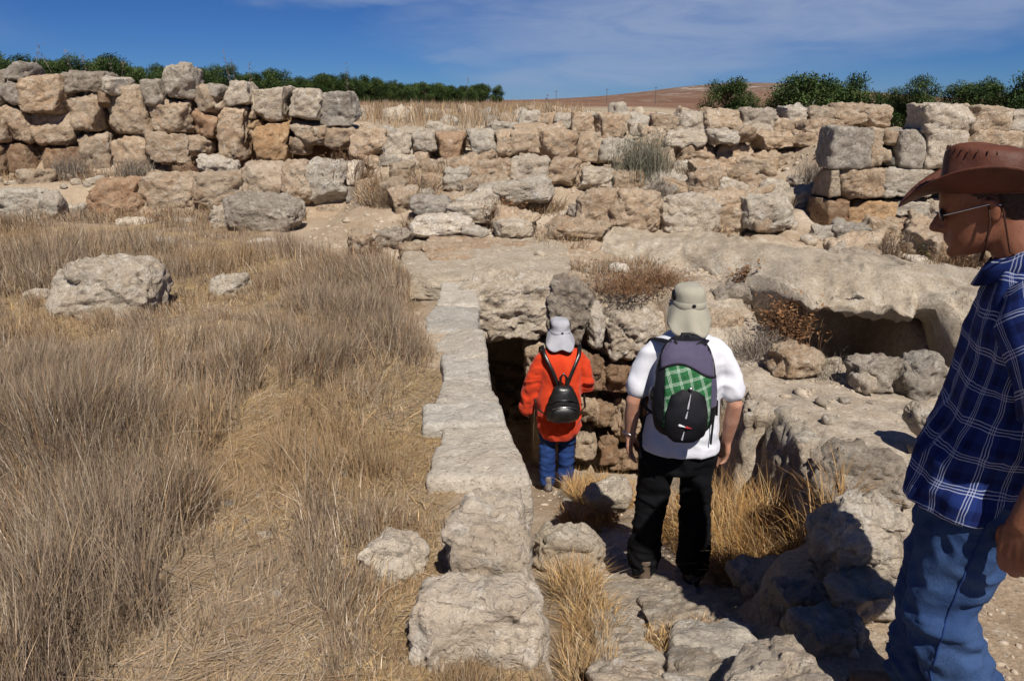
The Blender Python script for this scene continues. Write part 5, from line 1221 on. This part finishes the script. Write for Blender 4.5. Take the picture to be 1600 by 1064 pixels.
def shrub(u, v, d, r, h, n, col, label, leaf=None, nleaf=0, up=.5, name='dry_shrub', z=None, tw=None, ls=.012):
    p = at_d(u, v, d); zz = float(G(p[0], p[1])) if z is None else z
    o = link(name, shrub_mesh(name, r, h, n, int(u*7+v), col, leaf, nleaf, up, tw or .0016+.0005*d, ls)); o.location = (p[0], p[1], zz); tag(o, label, 'shrub', None, 'thing'); return o
shrub(545, 285, 11.5, .42, .55, 420, BR, 'brown tangled thorn shrub at the end of the tall wall', RU, 300, .35, ls=.02)
shrub(500, 265, 12.0, .3, .4, 200, BR, 'dry brown weed clump under the wall end', up=.4)
shrub(1005, 285, 11.2, .55, .75, 520, GG, 'grey-green upright weeds in front of the ruined wall', GG, 350, .75, ls=.02)
shrub(1030, 312, 10.35, .28, .36, 260, GY, 'round grey twig bush before the sunken row', up=.35)
shrub(1272, 292, 10.9, .3, .3, 260, GY, 'low dark grey bush beside the ashlar wall corner', up=.3)
shrub(785, 345, 9.5, .28, .36, 260, BR, 'brown leafy weed under the overhanging slab', RU, 500, .4, ls=.025)
shrub(850, 352, 9.3, .2, .16, 140, BR, 'small rusty weed right of the overhanging slab', RU, 150, .4, ls=.02)
shrub(975, 470, 6.85, .42, .17, 700, RU+BR, 'low mat of rusty dry weeds above the squared block', BR, 500, .1, z=.0, ls=.016)
shrub(1030, 462, 7.0, .3, .15, 400, BR+RU, 'low brown weed mat behind the khaki hat', BR, 300, .1, z=.02, ls=.016)
shrub(1225, 540, 6.0, .26, .50, 190, BR, 'rust-leaved shrub climbing the left lip of the hollow', RU, 900, .45, z=-.33, ls=.026)
shrub(1165, 440, 6.9, .16, .22, 60, BR, 'straggly orange-leaved sprig at the bedrock edge', RU, 220, .55, z=.02, ls=.024)
shrub(1185, 570, 5.75, .30, .26, 330, GY, 'grey tangle of dead twigs between boulder and hollow', up=.2, z=-.28)
shrub(1383, 424, 8.0, .26, .34, 240, BR+GY, 'spiky brown bush before the ashlar wall', BR, 200, .5, ls=.02)
shrub(1500, 436, 7.7, .4, .22, 300, BR, 'low brown weeds behind the chin of the man in the hat', BR, 200, .3, ls=.018)
shrub(1455, 412, 8.1, .12, .18, 60, GN, 'small green plant at the foot of the ashlar wall', GN, 300, .5, ls=.025)
shrub(1120, 372, 8.85, .25, .22, 240, BR, 'dry weeds at the foot of the fourth row boulder', BR, 200, .4, ls=.02)
shrub(1295, 578, 5.35, .22, .22, 90, GY+GG, 'sparse grassy weed at the mouth of the hollow', up=.4, z=-.33)
shrub(210, 268, 12.2, .4, .4, 300, GY, 'grey dead twigs at the foot of the tall wall', up=.4)
shrub(310, 262, 12.1, .35, .3, 260, BR, 'rusty dry weeds under the rounded wall stones', RU, 200, .35, ls=.018)
shrub(110, 268, 12.1, .35, .45, 260, GY, 'pale dead weed leaning on the tall wall', up=.6)
def stalk(u, v0, v1, d, label, lean=.1, k=9):
    p = at_d(u, v1, d); top = at_d(u, v0, d)[2]; h = top-p[2]; rs = np.random.RandomState(int(u))
    P = [np.zeros(3)]; H = [h]; L = [(lean, 0)]; W = [.012]
    for i in range(k):
        t = .4+.6*i/k; P.append(np.array([lean*h*t, 0, h*t])); H.append(h*.10); L.append((rs.normal(0, .7), rs.normal(0, .5))); W.append(.010)
    for i in range(k*2):
        t = rs.uniform(.45, 1); P.append(np.array([lean*h*t+rs.normal(0, .015), rs.normal(0, .02), h*t])); H.append(.03); L.append((rs.normal(0, 1), 0)); W.append(.016)
    n = len(P); me = blades_mesh('weed_stalk', np.array(P), np.array(H), np.array(L), np.array(W), np.array(GY)[rs.randint(0, 3, n)]*.75, 2, .2, int(u))
    o = link('weed_stalk', me); o.location = p; tag(o, label, 'weed', 'dry stalks on the walls', 'thing')
for a in [(52, 68, 130, 12.9, 'tall seeded stalk above the leftmost wall stones', .35), (126, 78, 150, 12.9, 'dark thin stalk above the flat grey wall stone', -.2), (146, 84, 150, 12.9, 'stalk just right of the dark thin stalk', -.15), (100, 84, 150, 12.95, 'slanted stalk left of the flat grey wall stone', -.4), (176, 90, 150, 12.9, 'stalk rising right of the small pale wall stone', .1), (188, 96, 150, 12.9, 'short curved stalk near the big square wall stone', .25),
          (372, 78, 175, 12.9, 'tallest leaning stalk behind the round wall stone', -.15), (376, 92, 175, 12.9, 'second stalk behind the round wall stone', -.08), (396, 96, 170, 12.9, 'upright stalk over the paired pale wall stones', 0), (544, 100, 165, 12.9, 'pale feathery stalk over the wall end', .02), (730, 122, 190, 15, 'tall pale stalk before the far end of the wood', .02), (851, 148, 190, 14.5, 'small pale stalk on the skyline above the ruined wall', .1)]:
    stalk(*a)
# a bare forked twig on the dark step stones and a dead grey bush on the far wall
shrub(1190, 975, 2.75, .10, .28, 5, [(.45, .38, .25)], 'bare forked twig on the shaded step stones', up=.3, name='dry_twig', tw=.006)
shrub(1268, 192, 14.0, .22, .5, 120, [(.32, .30, .28)], 'dead grey bush before the pines behind the far wall', up=.6)
shrub(590, 412, 7.9, .35, .36, 40, BR, 'sparse dark weeds on the bare earth at the grass edge', BR, 90, .4, ls=.02)

# ------------------------------------------------------------------ pines, hill, poles
M['pine'] = blade_mat('pine_needles'); M['bark'] = flat_mat('pine_bark', (.075, .05, .035), .95, (.11, .08, .06), 12, .5, 20)
def pine_proto(seed, h, w, lobes):
    rs = np.random.RandomState(seed); parts = [tube([V3(0, 0, -.3), V3(.05, 0, h*.3), V3(-.03, .05, h*.62), V3(.02, 0, h*.85)], [.13, .11, .07, .03], 8)]
    P, T = [], []
    for i in range(lobes):
        a = rs.uniform(0, 2*math.pi); z = h*rs.uniform(.30, .92); rr = w*.5*(1-abs(z/h-.5)*1.1)*rs.uniform(.35, 1.0); c = V3(math.cos(a)*rr, math.sin(a)*rr, z); s = w*rs.uniform(.13, .25)
        parts.append(tube([V3(0, 0, z*.75), c*.6+V3(0, 0, z*.33), c], [.045, .03, .012], 5))
        m = int(260*(s/(w*.19))**2); q_ = rs.normal(0, 1, (m, 3)); q_ /= np.linalg.norm(q_, axis=1)[:, None]; q_ *= (rs.uniform(.35, 1.08, (m, 1)))*V3(s, s, s*.75)
        P.append(c+q_); T.append(np.tile(np.array([(.042, .072, .018), (.066, .098, .028), (.030, .054, .017)])[rs.randint(0, 3)], (m, 1))*rs.uniform(.7, 1.35, (m, 1)))
    P = np.concatenate(P); T = np.concatenate(T); n = len(P)
    tr = mesh_np('trunk', *join(parts)); tr.materials.append(M['bark'])
    L = rs.normal(0, 1.0, (n, 2)); cr = blades_mesh('crown', P, np.full(n, w*.036)*rs.uniform(.6, 1.5, n), L, np.full(n, w*.021)*rs.uniform(.6, 1.3, n), T, 2, .2, seed)
    return tr, cr
PR = [pine_proto(900+i, 5.0, w, l) for i, (w, l) in enumerate([(4.2, 34), (3.6, 30), (5.0, 40), (3.0, 26), (4.6, 36)])]
UP = [pine_proto(950+i, 5.0, w, l) for i, (w, l) in enumerate([(2.6, 30), (3.0, 32)])]
def pine(x, y, s, proto, label, group, sx=1.0):
    e = empty('pine_tree', (x, y, float(G(x, y))), rt.uniform(0, 6)); e.scale = (s*sx, s*sx, s); tag(e, label, 'tree', group, 'thing')
    for me, nm in zip(proto, ('trunk', 'crown')): link(nm, me, e)
    return e
rt = random.Random(12)
for row in range(3):
    cnt = 46 if row == 0 else (34 if row == 1 else 24)
    for i in range(cnt):
        t = (i+rt.uniform(-.3, .3))/(cnt-1); t = min(max(t, 0), 1); bx_ = -66+62*t; by_ = 98+116*t
        x = bx_-row*5+rt.uniform(-1.5, 1.5); y = by_+row*9+rt.uniform(-2, 2); top = (6.9-1.4*t)*rt.uniform(.78, 1.12)
        pine(x, y, top/5.0, rt.choice(PR), 'dark green pine in the far wood beyond the tall wall', 'pines of the far wood', 1.0)
pine(-25.5, 66, .72, UP[0], 'single pointed pine rising behind the middle of the tall wall', None)
pine(-47, 75, .85, PR[0], 'nearer round pine over the left end of the tall wall', None)
RT = [(1135, 72, 4.6, 0, 1.0, 'low bushy pine before the red hill, leftmost of the eastern pines'), (1175, 74, 4.4, 3, 1.2, 'low pine between the leftmost eastern pine and the dense crown'), (1215, 66, 4.1, 1, 1.1, 'small pine overlapping the foot of the big dense crown'), (1262, 64, 5.4, 2, 1.0, 'big dense round pine above the wall gap stones'),
      (1300, 70, 4.9, 0, .9, 'pine filling the gap right of the big dense crown'), (1328, 66, 5.4, 4, .85, 'broad pine right of the dead grey bush'), (1370, 62, 4.7, 'u0', 1.0, 'slim young pine left of the wall gap'), (1406, 60, 4.5, 'u1', 1.0, 'short bright pine inside the wall gap'), (1448, 58, 5.2, 'u1', 1.0, 'tall pointed pine above the wall gap'),
      (1425, 70, 4.6, 3, 1.0, 'shaded pine behind the tall pointed pine'), (1492, 66, 4.9, 1, 1.0, 'round pine right of the tall pointed pine'), (1530, 64, 5.1, 0, .8, 'pine above the upper ashlar block'), (1566, 60, 5.2, 'u0', 1.3, 'upright dark pine over the wall near the hat'), (1602, 58, 5.2, 4, .8, 'dark pine cut by the right edge of the picture'), (1392, 76, 4.4, 3, 1.0, 'pine deep behind the wall gap')]
for u, d, h, pr, sx, lab in RT:
    x = (u-800)/FPX*d/1.0*(.954); x = at_d(u, 150, d)[0]
    pine(x, d, h/5.0*1.08, UP[int(pr[1])] if isinstance(pr, str) else PR[pr], lab, None, sx)
# hill
hx_ = np.linspace(-700, 1900, 140); hy_ = np.linspace(620, 2300, 70); HX, HY = np.meshgrid(hx_, hy_)
prof_u = HX/HY
HZ = -6+np.clip(1-((HY-1350)/760)**2, 0, 1)**.8*(30*np.exp(-((prof_u-.29)/.17)**2)+8*np.exp(-((prof_u-.62)/.25)**2)+5*np.exp(-((prof_u+.02)/.16)**2))+n2(HX, HY, .006, 81, 4)*1.2
ii = np.arange(HX.size).reshape(HX.shape); F = np.stack([ii[:-1, :-1], ii[:-1, 1:], ii[1:, 1:], ii[1:, :-1]], -1).reshape(-1, 4)
m, nt, b = new_mat('red_hill'); q = NB(nt); t = q.n('ShaderNodeTexCoord').outputs['Object']
mp = q.n('ShaderNodeMapping'); mp.inputs['Scale'].default_value = (.20, .05, .9); nt.links.new(t, mp.inputs['Vector'])
c = q.mix(q.rng(q.noise(t, .006, 4, .6), .35, .65), (.15, .078, .048), (.20, .115, .07)); hz = q.rng(q.sep(t)[2], 4, 16)
spk = q.math('MULTIPLY', q.rng(q.noise(mp.outputs[0], .28, 6, .75), .50, .62), q.math('ADD', .25, q.math('MULTIPLY', hz, .65)))
c = q.mix(q.math('MULTIPLY', hz, .55), c, (.16, .115, .085)); c = q.mix(spk, c, (.42, .36, .30)); c = q.mix(q.math('MULTIPLY', q.rng(q.noise(mp.outputs[0], .5, 4, .7), .58, .66), .7), c, (.09, .085, .05))
nt.links.new(c, b.inputs['Base Color'])
o = link('hill', mesh_np('hill', np.stack([HX, HY, HZ], -1).reshape(-1, 3), F), mat=m); tag(o, 'reddish brown rocky hill on the horizon', kind='structure')
M['pole'] = flat_mat('weathered_pole', (.12, .11, .10))
for u, v0, lab in [(779, 138, 'thin utility pole at the end of the far wood'), (869, 142, 'thin utility pole above the low red slope'), (948, 139, 'thin utility pole where the hill begins to rise'), (1024, 136, 'thin utility pole standing on the hill slope')]:
    d = 430; p = at_d(u, 156, d); h = at_d(u, v0, d)[2]+3
    e = empty('utility_pole', (p[0], d, -3)); tag(e, lab, 'pole', None, 'thing')
    V, F = tube([V3(0, 0, 0), V3(0, 0, h)], .14, 6); link('post', mesh_np('post', V, F), e, M['pole']); V, F = tube([V3(-.9, 0, h-.5), V3(.9, 0, h-.5)], .08, 6); link('crossarm', mesh_np('arm', V, F), e, M['pole'])

# ------------------------------------------------------------------ gravel
def gravel(name, label, n, zone, size, seed, mat):
    rs = np.random.RandomState(seed); x, y = scatter(n, *zone[:4], rs, zone[4]); n = len(x)
    t = (1+5**.5)/2; B0 = np.array([(-1, t, 0), (1, t, 0), (-1, -t, 0), (1, -t, 0), (0, -1, t), (0, 1, t), (0, -1, -t), (0, 1, -t), (t, 0, -1), (t, 0, 1), (-t, 0, -1), (-t, 0, 1)])/1.9
    F0 = np.array([(0, 11, 5), (0, 5, 1), (0, 1, 7), (0, 7, 10), (0, 10, 11), (1, 5, 9), (5, 11, 4), (11, 10, 2), (10, 7, 6), (7, 1, 8), (3, 9, 4), (3, 4, 2), (3, 2, 6), (3, 6, 8), (3, 8, 9), (4, 9, 5), (2, 4, 11), (6, 2, 10), (8, 6, 7), (9, 8, 1)])
    sc = size*np.exp(rs.normal(0, .5, (n, 1, 1)))*rs.uniform(.6, 1.3, (n, 1, 3))*np.array([1, 1, .6]); V = B0[None]*(1+rs.uniform(-.25, .25, (n, 12, 1)))*sc
    V = V+np.stack([x, y, G(x, y)], 1)[:, None, :]; F = (F0[None]+(np.arange(n)*12)[:, None, None]).reshape(-1, 3)
    o = link(name, mesh_np(name, V.reshape(-1, 3), F, smooth=False), mat=mat); tag(o, label, 'gravel', None, 'stuff')
M['gravel'] = make_limestone('limestone_gravel', [(.40, .32, .23), (.48, .40, .31), (.54, .47, .38), (.30, .26, .21)], bump=.2, fine=.3)
gravel('gravel', 'pale pebbles and chips scattered over the bare middle ground', 3000, (-2.6, 5, 7, 13.5, lambda x, y: (1-field_mask(x, y))*S(n2(x, y, 1.5, 33, 3), -.3, .4)), .020, 3, M['gravel'])
gravel('gravel', 'chips and pebbles on the rock platform and steps', 1700, (.2, 3.6, 1.7, 6.6, lambda x, y: np.where(y < ledge_y(x)-.05, 1, 0)*S(n2(x, y, 2.2, 34, 3), -.4, .3)), .011, 4, M['gravel'])
gravel('gravel', 'tiny pebbles showing through the straw of the path', 160, (-2, .0, 1.2, 4.2, lambda x, y: path_mask(x, y)), .007, 6, M['gravel'])
